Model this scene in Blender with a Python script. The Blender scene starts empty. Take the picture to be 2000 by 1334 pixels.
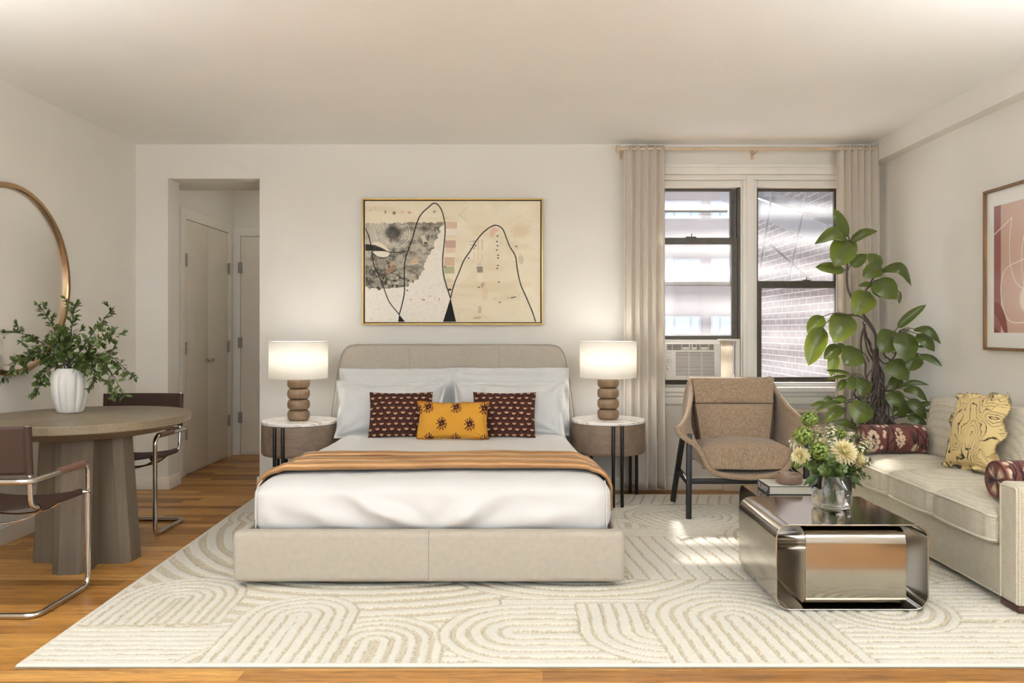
import bpy, math, random
import numpy as np
from mathutils import Vector, Matrix, noise

random.seed(7)
SC = bpy.context.scene
COL = SC.collection
R = math.radians
PI = math.pi
F, CX, CY, EYE = 1500.0, 1020.0, 645.0, 1.2


def P(px, py, Y):
    """the point at distance Y into the room that the photograph shows at px, py"""
    return Vector(((px - CX) / F * Y, Y, EYE - (py - CY) / F * Y))


def G(px, py):
    """the floor point that the photograph shows at px, py"""
    Y = EYE * F / (py - CY)
    return ((px - CX) / F * Y, Y)


def lin(c):
    return tuple(((x / 255.0) / 12.92 if x / 255.0 <= 0.04045 else ((x / 255.0 + 0.055) / 1.055) ** 2.4) for x in c)


# ---------------------------------------------------------------- mesh builder
class MB:
    def __init__(self):
        self.v, self.f = [], []

    def grid(self, rows, cu=False, cv=False):
        """rows: list of lists of points; cu closes along rows, cv closes across rows"""
        b = len(self.v)
        n, m = len(rows), len(rows[0])
        for r in rows:
            self.v.extend([tuple(p) for p in r])
        for i in range(n if cv else n - 1):
            for j in range(m if cu else m - 1):
                a = b + i * m + j
                c = b + i * m + (j + 1) % m
                d = b + ((i + 1) % n) * m + (j + 1) % m
                e = b + ((i + 1) % n) * m + j
                self.f.append((a, c, d, e))
        return self

    def poly(self, pts):
        b = len(self.v)
        self.v.extend([tuple(p) for p in pts])
        self.f.append(tuple(range(b, b + len(pts))))
        return self

    def tube(self, path, r, n=8, caps=True, closed=False):
        path = [Vector(p) for p in path]
        N = len(path)
        rad = r if isinstance(r, (list, tuple)) else [r] * N
        tans = []
        for i in range(N):
            if closed:
                t = path[(i + 1) % N] - path[i - 1]
            else:
                t = path[min(i + 1, N - 1)] - path[max(i - 1, 0)]
            tans.append(t.normalized() if t.length > 1e-9 else Vector((0, 0, 1)))
        u = tans[0].orthogonal().normalized()
        rows = []
        for i in range(N):
            t = tans[i]
            u = (u - t * u.dot(t))
            u = u.normalized() if u.length > 1e-6 else t.orthogonal().normalized()
            w = t.cross(u)
            rows.append([path[i] + (u * math.cos(2 * PI * k / n) + w * math.sin(2 * PI * k / n)) * rad[i] for k in range(n)])
        b = len(self.v)
        self.grid(rows, cu=True, cv=False)
        if closed:
            # join last ring to first ring with the best twist
            last = b + (N - 1) * n
            best = min(range(n), key=lambda s: sum((Vector(self.v[last + k]) - Vector(self.v[b + (k + s) % n])).length for k in range(n)))
            for k in range(n):
                self.f.append((last + k, last + (k + 1) % n, b + (k + 1 + best) % n, b + (k + best) % n))
        elif caps:
            self.f.append(tuple(b + k for k in range(n))[::-1])
            self.f.append(tuple(b + (N - 1) * n + k for k in range(n)))
        return self

    def lathe(self, prof, c=(0, 0, 0), n=32, fn=None, caps=True):
        rows = []
        for (r, z) in prof:
            row = []
            for k in range(n):
                a = 2 * PI * k / n
                rr = r * (fn(a, z) if fn else 1.0)
                row.append((c[0] + rr * math.cos(a), c[1] + rr * math.sin(a), c[2] + z))
            rows.append(row)
        b = len(self.v)
        self.grid(rows, cu=True)
        if caps:
            self.f.append(tuple(b + k for k in range(n))[::-1])
            self.f.append(tuple(b + (len(prof) - 1) * n + k for k in range(n)))
        return self

    def rbox(self, lo, hi, r=0.0, seg=2, cell=(9, 9, 9), disp=None):
        """rounded box whose faces are cut into cells of about the given size"""
        lo, hi = Vector(lo), Vector(hi)
        r = min(r, min(hi - lo) * 0.499)
        cs = []
        for a in range(3):
            L = []
            if r > 0:
                L += [lo[a] + r * (1 - math.cos(PI / 2 * i / seg)) for i in range(seg)]
                n = max(1, int(round((hi[a] - lo[a] - 2 * r) / cell[a])))
                L += [lo[a] + r + (hi[a] - lo[a] - 2 * r) * i / n for i in range(n + 1)]
                L += [hi[a] - r * (1 - math.cos(PI / 2 * (seg - 1 - i) / seg)) for i in range(seg)]
            else:
                n = max(1, int(round((hi[a] - lo[a]) / cell[a])))
                L += [lo[a] + (hi[a] - lo[a]) * i / n for i in range(n + 1)]
            cs.append(L)
        idx = {}
        nn = [len(c) for c in cs]

        def vid(i, j, k):
            key = (i, j, k)
            if key in idx:
                return idx[key]
            p = Vector((cs[0][i], cs[1][j], cs[2][k]))
            if r > 0:
                q = Vector([min(max(p[a], lo[a] + r), hi[a] - r) for a in range(3)])
                d = p - q
                if d.length > 1e-9:
                    # cube-to-sphere for the rounded zones
                    m = max(abs(d[0]), abs(d[1]), abs(d[2]))
                    p = q + d.normalized() * r if m > r - 1e-7 else p
            if disp:
                p = Vector(disp(p))
            idx[key] = len(self.v)
            self.v.append(tuple(p))
            return idx[key]

        I, J, K = nn[0] - 1, nn[1] - 1, nn[2] - 1
        for i in range(I):
            for j in range(J):
                self.f.append((vid(i, j, 0), vid(i, j + 1, 0), vid(i + 1, j + 1, 0), vid(i + 1, j, 0)))
                self.f.append((vid(i, j, K), vid(i + 1, j, K), vid(i + 1, j + 1, K), vid(i, j + 1, K)))
        for i in range(I):
            for k in range(K):
                self.f.append((vid(i, 0, k), vid(i + 1, 0, k), vid(i + 1, 0, k + 1), vid(i, 0, k + 1)))
                self.f.append((vid(i, J, k), vid(i, J, k + 1), vid(i + 1, J, k + 1), vid(i + 1, J, k)))
        for j in range(J):
            for k in range(K):
                self.f.append((vid(0, j, k), vid(0, j, k + 1), vid(0, j + 1, k + 1), vid(0, j + 1, k)))
                self.f.append((vid(I, j, k), vid(I, j + 1, k), vid(I, j + 1, k + 1), vid(I, j, k + 1)))
        return self

    def bar(self, a, b, w, d, up=(0, 0, 1), r=0.0):
        """a straight square bar from a to b"""
        a, b = Vector(a), Vector(b)
        t = (b - a).normalized()
        u = Vector(up).cross(t)
        if u.length < 1e-4:
            u = t.orthogonal()
        u.normalize()
        v = t.cross(u)
        s = len(self.v)
        L = (b - a).length
        self.rbox((-w / 2, -d / 2, 0), (w / 2, d / 2, L), r, 2)
        for i in range(s, len(self.v)):
            p = self.v[i]
            self.v[i] = tuple(a + u * p[0] + v * p[1] + t * p[2])
        return self

    def prism(self, pts, axis, lo, hi):
        """polygon in the plane normal to axis, run from lo to hi"""
        def at(p, h):
            return {0: (h, p[0], p[1]), 1: (p[0], h, p[1]), 2: (p[0], p[1], h)}[axis]
        b = len(self.v)
        n = len(pts)
        self.v += [at(p, lo) for p in pts] + [at(p, hi) for p in pts]
        self.f.append(tuple(b + i for i in range(n))[::-1])
        self.f.append(tuple(b + n + i for i in range(n)))
        for i in range(n):
            j = (i + 1) % n
            self.f.append((b + i, b + j, b + n + j, b + n + i))
        return self

    def xf(self, M, start=0):
        for i in range(start, len(self.v)):
            self.v[i] = tuple(M @ Vector(self.v[i]))
        return self


def cr(pts, n=6):
    """smooth curve through points"""
    pts = [Vector(p) for p in pts]
    q = [pts[0] * 2 - pts[1]] + pts + [pts[-1] * 2 - pts[-2]]
    out = []
    for i in range(1, len(q) - 2):
        for k in range(n):
            t = k / n
            a, b, c, d = q[i - 1], q[i], q[i + 1], q[i + 2]
            out.append(0.5 * ((2 * b) + (c - a) * t + (2 * a - 5 * b + 4 * c - d) * t * t + (3 * b - a - 3 * c + d) * t ** 3))
    out.append(pts[-1])
    return out


def fillet(pts, r, n=6, closed=False):
    pts = [Vector(p) for p in pts]
    N = len(pts)
    out = []
    for i in range(N):
        if not closed and i in (0, N - 1):
            out.append(pts[i])
            continue
        a, b, c = pts[i - 1], pts[i], pts[(i + 1) % N]
        u, v = (a - b), (c - b)
        rr = min(r, u.length * 0.49, v.length * 0.49)
        u.normalize(); v.normalize()
        p0, p1 = b + u * rr, b + v * rr
        for k in range(n + 1):
            t = k / n
            out.append(p0 * (1 - t) ** 2 + b * 2 * t * (1 - t) + p1 * t * t)
    return out


WO = {}


def props(o, label=None, cat=None, group=None, kind=None):
    if label: o['label'] = label
    if cat: o['category'] = cat
    if group: o['group'] = group
    if kind: o['kind'] = kind
    return o


def thing(name, label, cat, loc=(0, 0, 0), group=None, kind=None):
    o = bpy.data.objects.new(name, None)
    o.empty_display_size = 0.05
    COL.objects.link(o)
    o.location = loc
    WO[o.name] = Vector(loc)
    return props(o, label, cat, group, kind)


def obj(name, mb, m, parent=None, loc=None, label=None, cat=None, group=None, kind=None, smooth=35, colors=None, solid=None, subd=0):
    """link a builder's mesh as ONE object; points are given in world space (or in the thing's own space while it stands at the origin)"""
    base = WO[parent.name] if parent else Vector(loc if loc else (0, 0, 0))
    me = bpy.data.meshes.new(name)
    me.from_pydata([tuple(Vector(p) - base) for p in mb.v], [], mb.f)
    me.validate()
    if smooth:
        me.polygons.foreach_set('use_smooth', [True] * len(me.polygons))
        if smooth < 180:
            me.set_sharp_from_angle(angle=R(smooth))
    if colors is not None:
        at = me.color_attributes.new('Col', 'FLOAT_COLOR', 'POINT')
        c4 = np.ones((len(me.vertices), 4), dtype=np.float32)
        c4[:, :3] = colors
        at.data.foreach_set('color', c4.ravel())
    me.update()
    if m: me.materials.append(m)
    o = bpy.data.objects.new(name, me)
    COL.objects.link(o)
    if parent:
        o.parent = parent
    else:
        o.location = base
    WO[o.name] = base
    if solid:
        s = o.modifiers.new('Solidify', 'SOLIDIFY')
        s.thickness = solid; s.offset = 0
    if subd:
        s = o.modifiers.new('Subdivision', 'SUBSURF')
        s.levels = subd; s.render_levels = subd
    return props(o, label, cat, group, kind)


def copy_tree(o, parent=None):
    c = o.copy()
    COL.objects.link(c)
    c.parent = parent
    for ch in [x for x in bpy.data.objects if x.parent == o]:
        copy_tree(ch, c)
    return c


# ---------------------------------------------------------------- numpy noise and drawing
_rs = np.random.RandomState(5)
_tab = _rs.rand(256, 256)


def vn(x, y):
    xi, yi = np.floor(x).astype(int), np.floor(y).astype(int)
    fx, fy = x - xi, y - yi
    fx = fx * fx * (3 - 2 * fx); fy = fy * fy * (3 - 2 * fy)
    a = _tab[xi & 255, yi & 255]; b = _tab[(xi + 1) & 255, yi & 255]
    c = _tab[xi & 255, (yi + 1) & 255]; d = _tab[(xi + 1) & 255, (yi + 1) & 255]
    return (a * (1 - fx) + b * fx) * (1 - fy) + (c * (1 - fx) + d * fx) * fy


def fbm(x, y, o=4):
    s, a, t = 0, 0.5, 0
    for i in range(o):
        s = s + a * vn(x * 2 ** i + 17.3 * i, y * 2 ** i + 9.1 * i); t += a; a *= 0.5
    return s / t


def sstep(a, b, x):
    t = np.clip((x - a) / (b - a), 0, 1)
    return t * t * (3 - 2 * t)


def dpoly(x, y, pts):
    """distance to a polyline"""
    d = np.full(x.shape, 1e9)
    for (ax, ay), (bx, by) in zip(pts[:-1], pts[1:]):
        vx, vy = bx - ax, by - ay
        L = vx * vx + vy * vy + 1e-12
        t = np.clip(((x - ax) * vx + (y - ay) * vy) / L, 0, 1)
        d = np.minimum(d, np.hypot(x - ax - t * vx, y - ay - t * vy))
    return d


def inpoly(x, y, pts):
    ins = np.zeros(x.shape, bool)
    n = len(pts)
    for i in range(n):
        x1, y1 = pts[i]; x2, y2 = pts[(i + 1) % n]
        if y1 == y2: continue
        c = ((y1 > y) != (y2 > y)) & (x < (x2 - x1) * (y - y1) / (y2 - y1) + x1)
        ins ^= c
    return ins


class Canvas:
    """colours held per point of a mesh"""
    def __init__(self, x, y, col):
        self.x, self.y = x, y
        self.c = np.ones((x.size, 3)) * np.array(lin(col))

    def put(self, mask, col, k=1.0):
        m = np.clip(np.asarray(mask, float) * k, 0, 1)[:, None]
        self.c = self.c * (1 - m) + np.array(lin(col)) * m

    def line(self, pts, w, col, k=1.0, soft=0.6):
        self.put(1 - sstep(w * (1 - soft), w * (1 + soft) + 1e-9, dpoly(self.x, self.y, pts)), col, k)

    def ell(self, cx, cy, rx, ry, col, ang=0, k=1.0, soft=0.15):
        c, s = math.cos(ang), math.sin(ang)
        u = ((self.x - cx) * c + (self.y - cy) * s) / rx
        v = (-(self.x - cx) * s + (self.y - cy) * c) / ry
        self.put(1 - sstep(1 - soft, 1 + soft, np.hypot(u, v)), col, k)

    def rect(self, x0, y0, x1, y1, col, k=1.0):
        self.put((self.x > x0) & (self.x < x1) & (self.y > y0) & (self.y < y1), col, k)

    def poly(self, pts, col, k=1.0):
        self.put(inpoly(self.x, self.y, pts), col, k)


def crp(pts, n=8):
    return [(p[0], p[1]) for p in cr([(a, b, 0) for a, b in pts], n)]
# ---------------------------------------------------------------- materials
MATS = {}


class NT:
    def __init__(self, name):
        self.m = bpy.data.materials.new(name)
        self.m.use_nodes = True
        self.t = self.m.node_tree
        self.b = self.t.nodes['Principled BSDF']
        self.out = self.t.nodes['Material Output']

    def n(self, typ, **kw):
        x = self.t.nodes.new(typ)
        for k, v in kw.items():
            if k in x.inputs.keys() if isinstance(k, str) else False:
                x.inputs[k].default_value = v
            else:
                setattr(x, k, v)
        return x

    def l(self, a, b):
        self.t.links.new(a, b)

    def coord(self, scale=(1, 1, 1), kind='Object', rot=(0, 0, 0)):
        tc = self.n('ShaderNodeTexCoord')
        mp = self.n('ShaderNodeMapping')
        mp.inputs['Scale'].default_value = scale
        mp.inputs['Rotation'].default_value = rot
        self.l(tc.outputs[kind], mp.inputs['Vector'])
        return mp.outputs['Vector']

    def noise(self, vec, scale, detail=3, rough=0.5, dist=0.0):
        x = self.n('ShaderNodeTexNoise')
        x.inputs['Scale'].default_value = scale
        x.inputs['Detail'].default_value = detail
        x.inputs['Roughness'].default_value = rough
        x.inputs['Distortion'].default_value = dist
        if vec is not None: self.l(vec, x.inputs['Vector'])
        return x.outputs['Fac']

    def ramp(self, fac, stops, interp='LINEAR'):
        x = self.n('ShaderNodeValToRGB')
        x.color_ramp.interpolation = interp
        e = x.color_ramp.elements
        while len(e) < len(stops): e.new(0.5)
        for el, (p, c) in zip(e, stops):
            el.position = p
            el.color = (*c, 1) if len(c) == 3 else c
        self.l(fac, x.inputs['Fac'])
        return x.outputs['Color']

    def mix(self, fac, a, b, mode='MIX'):
        x = self.n('ShaderNodeMix', data_type='RGBA', blend_type=mode)
        for s, i in ((fac, 0), (a, 6), (b, 7)):
            if hasattr(s, 'links'): self.l(s, x.inputs[i])
            elif i == 0: x.inputs[0].default_value = s
            else: x.inputs[i].default_value = (*s, 1)
        return x.outputs[2]

    def math(self, op, a, b=None, c=None):
        x = self.n('ShaderNodeMath', operation=op)
        for i, s in enumerate((a, b, c)):
            if s is None: continue
            if hasattr(s, 'links'): self.l(s, x.inputs[i])
            else: x.inputs[i].default_value = s
        return x.outputs[0]

    def bump(self, h, strength=0.3, dist=0.01):
        x = self.n('ShaderNodeBump')
        x.inputs['Strength'].default_value = strength
        x.inputs['Distance'].default_value = dist
        self.l(h, x.inputs['Height'])
        self.l(x.outputs['Normal'], self.b.inputs['Normal'])
        return x


def mat(name, col, rough=0.5, metal=0.0, var=0.0, vscale=8.0, bump=0.0, bscale=60.0, bdist=0.004, spec=0.5, sheen=0.0, vstretch=(1, 1, 1), trans=0.0, coat=0.0):
    """one plain surface: colour with a little variation and a fine grain"""
    k = NT(name)
    c = lin(col)
    b = k.b
    b.inputs['Roughness'].default_value = rough
    b.inputs['Metallic'].default_value = metal
    b.inputs['Specular IOR Level'].default_value = spec
    b.inputs['Sheen Weight'].default_value = sheen
    b.inputs['Coat Weight'].default_value = coat
    b.inputs['Transmission Weight'].default_value = trans
    vec = k.coord(vstretch)
    f = k.noise(vec, vscale, 4)
    dk = tuple(x * (1 - var) for x in c); lt = tuple(min(1, x * (1 + var)) for x in c)
    k.l(k.ramp(f, [(0.3, dk), (0.7, lt)]), b.inputs['Base Color'])
    if bump:
        k.bump(k.noise(vec, bscale, 2), bump, bdist)
    MATS[name] = k.m
    return k.m


def attr_mat(name, rough=0.7, bump=0.0, bscale=300.0, sheen=0.0, spec=0.3, weave=None):
    k = NT(name)
    a = k.n('ShaderNodeAttribute', attribute_name='Col')
    k.l(a.outputs['Color'], k.b.inputs['Base Color'])
    k.b.inputs['Roughness'].default_value = rough
    k.b.inputs['Specular IOR Level'].default_value = spec
    k.b.inputs['Sheen Weight'].default_value = sheen
    if bump:
        k.bump(k.noise(k.coord(), bscale, 2), bump, 0.003)
    return k.m


def wood(name, dark, light, along='z', rough=0.45, scale=1.0, coat=0.0, fine=0.35):
    k = NT(name)
    st = {'x': (0.6, 14, 14), 'y': (14, 0.6, 14), 'z': (14, 14, 0.6)}[along]
    v = k.coord(tuple(s * scale for s in st))
    f1 = k.noise(v, 2.2, 5, 0.6, 0.6)
    f2 = k.noise(v, 14, 3, 0.6)
    f = k.math('ADD', k.math('MULTIPLY', f1, 1 - fine), k.math('MULTIPLY', f2, fine))
    k.l(k.ramp(f, [(0.32, lin(dark)), (0.66, lin(light))]), k.b.inputs['Base Color'])
    k.b.inputs['Roughness'].default_value = rough
    k.b.inputs['Coat Weight'].default_value = coat
    k.bump(f2, 0.08, 0.002)
    return k.m


def weave(name, col, cell=0.011, rough=0.9, depth=0.6, var=0.06, dist=0.003, dark=0.75):
    """cloth of small knots set in a square net"""
    k = NT(name)
    v = k.coord()
    vo = k.n('ShaderNodeTexVoronoi', feature='F1')
    vo.inputs['Scale'].default_value = 1.0 / cell
    vo.inputs['Randomness'].default_value = 0.12
    k.l(v, vo.inputs['Vector'])
    h = k.math('SUBTRACT', 1.0, vo.outputs['Distance'])
    c = lin(col)
    f = k.noise(v, 30, 4)
    base = k.ramp(f, [(0.3, tuple(x * (1 - var) for x in c)), (0.7, tuple(min(1, x * (1 + var)) for x in c))])
    sh = k.ramp(h, [(0.25, (dark, dark * 0.97, dark * 0.92)), (0.6, (1, 1, 1))])
    k.l(k.mix(1.0, base, sh, 'MULTIPLY'), k.b.inputs['Base Color'])
    k.b.inputs['Roughness'].default_value = rough
    k.b.inputs['Specular IOR Level'].default_value = 0.2
    k.b.inputs['Sheen Weight'].default_value = 0.15
    k.bump(h, depth, dist)
    return k.m


M_wall = mat('wall_paint', (226, 222, 214), 0.85, var=0.02, vscale=1.5, bump=0.12, bscale=140, spec=0.2)
M_ceil = mat('ceiling_paint', (239, 238, 234), 0.9, var=0.02, vscale=1.2, bump=0.08, bscale=120, spec=0.15)
M_trim = mat('white_trim_paint', (232, 228, 219), 0.5, var=0.03, vscale=5, bump=0.05, bscale=60)
M_door = mat('door_paint', (224, 216, 202), 0.5, var=0.03, vscale=3, bump=0.05, bscale=50)
M_sash = mat('dark_sash_paint', (74, 66, 54), 0.45, var=0.2, vscale=30, bump=0.1, bscale=80)
M_hinge = mat('hinge_metal', (158, 152, 142), 0.4, 0.5, var=0.15, vscale=60)


def floor_mat():
    k = NT('oak_planks')
    tc = k.n('ShaderNodeTexCoord')
    sp = k.n('ShaderNodeSeparateXYZ')
    k.l(tc.outputs['Object'], sp.inputs[0])
    x, y = sp.outputs[0], sp.outputs[1]
    W, L = 0.082, 1.05
    row = k.math('FLOOR', k.math('DIVIDE', y, W))
    wn = k.n('ShaderNodeTexWhiteNoise', noise_dimensions='1D')
    k.l(row, wn.inputs['W'])
    xs = k.math('ADD', x, k.math('MULTIPLY', wn.outputs['Value'], L * 3))
    colm = k.math('FLOOR', k.math('DIVIDE', xs, L))
    cb = k.n('ShaderNodeCombineXYZ')
    k.l(row, cb.inputs[0]); k.l(colm, cb.inputs[1])
    w2 = k.n('ShaderNodeTexWhiteNoise', noise_dimensions='2D')
    k.l(cb.outputs[0], w2.inputs['Vector'])
    rnd = w2.outputs['Value']
    # grain
    cb2 = k.n('ShaderNodeCombineXYZ')
    k.l(k.math('MULTIPLY', x, 1.3), cb2.inputs[0])
    k.l(k.math('MULTIPLY', y, 16.0), cb2.inputs[1])
    k.l(k.math('MULTIPLY', rnd, 30.0), cb2.inputs[2])
    g1 = k.noise(cb2.outputs[0], 2.6, 6, 0.62, 1.1)
    g2 = k.noise(cb2.outputs[0], 15, 3, 0.6, 0.3)
    tone = k.ramp(rnd, [(0.0, lin((134, 90, 42))), (0.35, lin((172, 122, 60))), (0.7, lin((194, 142, 74))), (1.0, lin((214, 166, 98)))])
    gr = k.ramp(g1, [(0.33, (0.5, 0.43, 0.36)), (0.52, (0.92, 0.90, 0.86)), (0.7, (1.12, 1.08, 1.0))])
    gf = k.ramp(g2, [(0.3, (0.82, 0.78, 0.74)), (0.6, (1.04, 1.03, 1.0))])
    col = k.mix(1.0, k.mix(1.0, tone, gr, 'MULTIPLY'), gf, 'MULTIPLY')
    # seams
    fy = k.math('FRACT', k.math('DIVIDE', y, W))
    fx = k.math('FRACT', k.math('DIVIDE', xs, L))
    ey = k.math('MINIMUM', fy, k.math('SUBTRACT', 1.0, fy))
    ex = k.math('MINIMUM', fx, k.math('SUBTRACT', 1.0, fx))
    seam = k.math('MINIMUM', k.math('MULTIPLY', ey, W), k.math('MULTIPLY', ex, L))
    sm = k.ramp(k.math('MULTIPLY', seam, 500.0), [(0.12, (0.35, 0.28, 0.2)), (0.55, (1, 1, 1))])
    k.l(k.mix(1.0, col, sm, 'MULTIPLY'), k.b.inputs['Base Color'])
    k.b.inputs['Roughness'].default_value = 0.34
    k.b.inputs['Specular IOR Level'].default_value = 0.45
    k.bump(k.math('ADD', k.math('MULTIPLY', g2, 0.3), k.math('MULTIPLY', k.math('MINIMUM', seam, 0.0012), 400.0)), 0.15, 0.002)
    return k.m


M_floor = floor_mat()
M_white = mat('white_cotton', (217, 216, 214), 0.85, var=0.015, vscale=6, bump=0.1, bscale=400, bdist=0.002, spec=0.2, sheen=0.1)
M_pillow = mat('pale_grey_cotton', (206, 206, 204), 0.85, var=0.015, vscale=8, bump=0.1, bscale=400, bdist=0.002, spec=0.2, sheen=0.1)
M_bedfab = mat('taupe_bed_leather', (173, 164, 150), 0.62, var=0.04, vscale=40, bump=0.12, bscale=500, bdist=0.002, spec=0.3)
M_bedseam = mat('taupe_seam', (146, 137, 124), 0.7, var=0.05)
M_satin = None


def satin():
    k = NT('caramel_satin')
    k.l(k.ramp(k.noise(k.coord((1, 5, 5)), 3, 3), [(0.3, lin((146, 104, 62))), (0.7, lin((176, 134, 88)))]), k.b.inputs['Base Color'])
    k.b.inputs['Roughness'].default_value = 0.33
    k.b.inputs['Sheen Weight'].default_value = 0.2
    k.b.inputs['Metallic'].default_value = 0.35
    k.b.inputs['Sheen Tint'].default_value = (1, 0.85, 0.6, 1)
    k.bump(k.noise(k.coord((3, 60, 60)), 12, 3), 0.05, 0.002)
    return k.m


M_satin = satin()
M_ntwood = wood('grey_oak_veneer', (104, 87, 71), (132, 112, 93), 'x', 0.5)
M_tablewood = wood('taupe_oak', (108, 93, 76), (132, 115, 95), 'y', 0.5, 0.8)
M_pedwood = wood('taupe_oak_upright', (86, 74, 60), (106, 93, 77), 'z', 0.5, 0.8)
M_lampwood = wood('walnut_turned', (106, 84, 61), (136, 111, 84), 'z', 0.35, 1.5)
M_blackmetal = mat('blackened_steel', (58, 54, 50), 0.3, 0.85, var=0.1, vscale=30)
M_black = mat('black_lacquered_wood', (24, 23, 22), 0.45, var=0.1, vscale=40)


def marble():
    k = NT('white_marble')
    v = k.coord((1, 1.6, 1))
    w = k.noise(v, 2.6, 6, 0.55, 1.6)
    f = k.math('ABSOLUTE', k.math('SUBTRACT', w, 0.5))
    k.l(k.ramp(f, [(0.0, lin((186, 170, 150))), (0.010, lin((216, 208, 198))), (0.035, lin((240, 237, 232)))]), k.b.inputs['Base Color'])
    k.b.inputs['Roughness'].default_value = 0.25
    return k.m


M_marble = marble()


def shade_mat():
    k = NT('linen_lamp_shade')
    c = lin((250, 247, 240))
    f = k.noise(k.coord((60, 60, 60)), 6, 3)
    rc = k.ramp(f, [(0.3, tuple(x * 0.95 for x in c)), (0.7, c)])
    d = k.n('ShaderNodeBsdfDiffuse'); t = k.n('ShaderNodeBsdfTranslucent'); mx = k.n('ShaderNodeMixShader')
    k.l(rc, d.inputs['Color']); k.l(rc, t.inputs['Color'])
    mx.inputs[0].default_value = 0.40
    k.l(d.outputs[0], mx.inputs[1]); k.l(t.outputs[0], mx.inputs[2]); k.l(mx.outputs[0], k.out.inputs['Surface'])
    return k.m


M_shade = shade_mat()


def sheer(name, col, fac):
    k = NT(name)
    c = lin(col)
    f = k.noise(k.coord((90, 90, 8)), 5, 3)
    rc = k.ramp(f, [(0.3, tuple(x * 0.93 for x in c)), (0.7, c)])
    d = k.n('ShaderNodeBsdfDiffuse'); t = k.n('ShaderNodeBsdfTranslucent'); mx = k.n('ShaderNodeMixShader')
    k.l(rc, d.inputs['Color']); k.l(rc, t.inputs['Color'])
    mx.inputs[0].default_value = fac
    k.l(d.outputs[0], mx.inputs[1]); k.l(t.outputs[0], mx.inputs[2]); k.l(mx.outputs[0], k.out.inputs['Surface'])
    return k.m


M_curtain = sheer('linen_curtain', (238, 231, 220), 0.36)
M_gold = mat('brushed_gold_frame', (206, 172, 96), 0.35, 0.75, var=0.05, vscale=20)
M_brass = mat('antique_brass_frame', (178, 148, 112), 0.22, 0.9, var=0.08, vscale=6)
M_rod = mat('light_wood_rod', (206, 184, 156), 0.4, var=0.06, vscale=20)
M_chrome = mat('chrome', (196, 190, 184), 0.09, 1.0, var=0.02)
M_leather = mat('brown_saddle_leather', (62, 43, 34), 0.62, spec=0.3, var=0.06, vscale=30, bump=0.1, bscale=300, bdist=0.002)
M_arml = mat('arm_leather', (104, 74, 60), 0.45, var=0.06, vscale=30, bump=0.1, bscale=300, bdist=0.002)
M_ceramic = mat('matte_white_ceramic', (216, 212, 206), 0.75, var=0.03, vscale=50, bump=0.05, bscale=200)
M_sofa = weave('oatmeal_basket_weave', (206, 198, 179), 0.010, 0.9, 0.75, 0.05, 0.004, 0.72)
M_sofapipe = mat('oatmeal_piping', (206, 199, 182), 0.85, var=0.06, vscale=60, bump=0.2, bscale=300)
M_foot = mat('dark_brown_wood_foot', (70, 42, 34), 0.4, var=0.1, vscale=20)


def tweed():
    k = NT('taupe_tweed')
    a = k.noise(k.coord((260, 260, 22)), 1.6, 3)
    b = k.noise(k.coord((22, 260, 260)), 1.6, 3)
    f = k.math('ADD', k.math('MULTIPLY', a, 0.6), k.math('MULTIPLY', b, 0.4))
    k.l(k.ramp(f, [(0.36, lin((120, 99, 79))), (0.5, lin((150, 128, 105))), (0.64, lin((178, 157, 132)))]), k.b.inputs['Base Color'])
    k.b.inputs['Roughness'].default_value = 0.9
    k.b.inputs['Sheen Weight'].default_value = 0.25
    k.b.inputs['Specular IOR Level'].default_value = 0.2
    k.bump(f, 0.3, 0.003)
    return k.m


M_tweed = tweed()
M_tableM = mat('smoked_polished_steel', (186, 180, 170), 0.13, 1.0, var=0.03, vscale=3)
M_bowl = mat('brown_stoneware', (124, 100, 82), 0.35, var=0.06, vscale=40)
M_page = mat('page_block', (214, 206, 190), 0.8, var=0.06, vscale=200, vstretch=(0.1, 0.1, 6))
M_cover = mat('grey_book_cover', (196, 193, 185), 0.4, var=0.02)
M_spine = mat('charcoal_book_spine', (62, 62, 60), 0.5, var=0.05)
M_ink = mat('white_ink', (236, 234, 228), 0.5, var=0.01)
M_bark = mat('grey_brown_bark', (88, 76, 68), 0.85, var=0.2, vscale=40, bump=0.5, bscale=90, bdist=0.004)
M_twig = mat('dark_twig', (52, 42, 40), 0.7, var=0.15, vscale=40)


def leaf_mat(name, dark, light, rough=0.35, tr=0.25, scale=14):
    k = NT(name)
    f = k.noise(k.coord(), scale, 3)
    rc = k.ramp(f, [(0.3, lin(dark)), (0.7, lin(light))])
    k.l(rc, k.b.inputs['Base Color'])
    k.b.inputs['Roughness'].default_value = rough
    t = k.n('ShaderNodeBsdfTranslucent'); mx = k.n('ShaderNodeMixShader')
    k.l(k.mix(1.0, rc, (1.3, 1.35, 0.7), 'MULTIPLY'), t.inputs['Color'])
    mx.inputs[0].default_value = tr
    k.l(k.b.outputs[0], mx.inputs[1]); k.l(t.outputs[0], mx.inputs[2]); k.l(mx.outputs[0], k.out.inputs['Surface'])
    return k.m


def rubber_mat():
    k = NT('rubber_plant_leaf')
    a = k.n('ShaderNodeAttribute', attribute_name='Col')
    k.l(a.outputs['Color'], k.b.inputs['Base Color'])
    k.b.inputs['Roughness'].default_value = 0.3
    k.b.inputs['Coat Weight'].default_value = 0.15
    t = k.n('ShaderNodeBsdfTranslucent'); mx = k.n('ShaderNodeMixShader')
    k.l(k.mix(1.0, a.outputs['Color'], (1.6, 1.6, 0.6), 'MULTIPLY'), t.inputs['Color'])
    mx.inputs[0].default_value = 0.3
    k.l(k.b.outputs[0], mx.inputs[1]); k.l(t.outputs[0], mx.inputs[2]); k.l(mx.outputs[0], k.out.inputs['Surface'])
    k.bump(k.noise(k.coord(), 60, 2), 0.1, 0.003)
    return k.m


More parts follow.
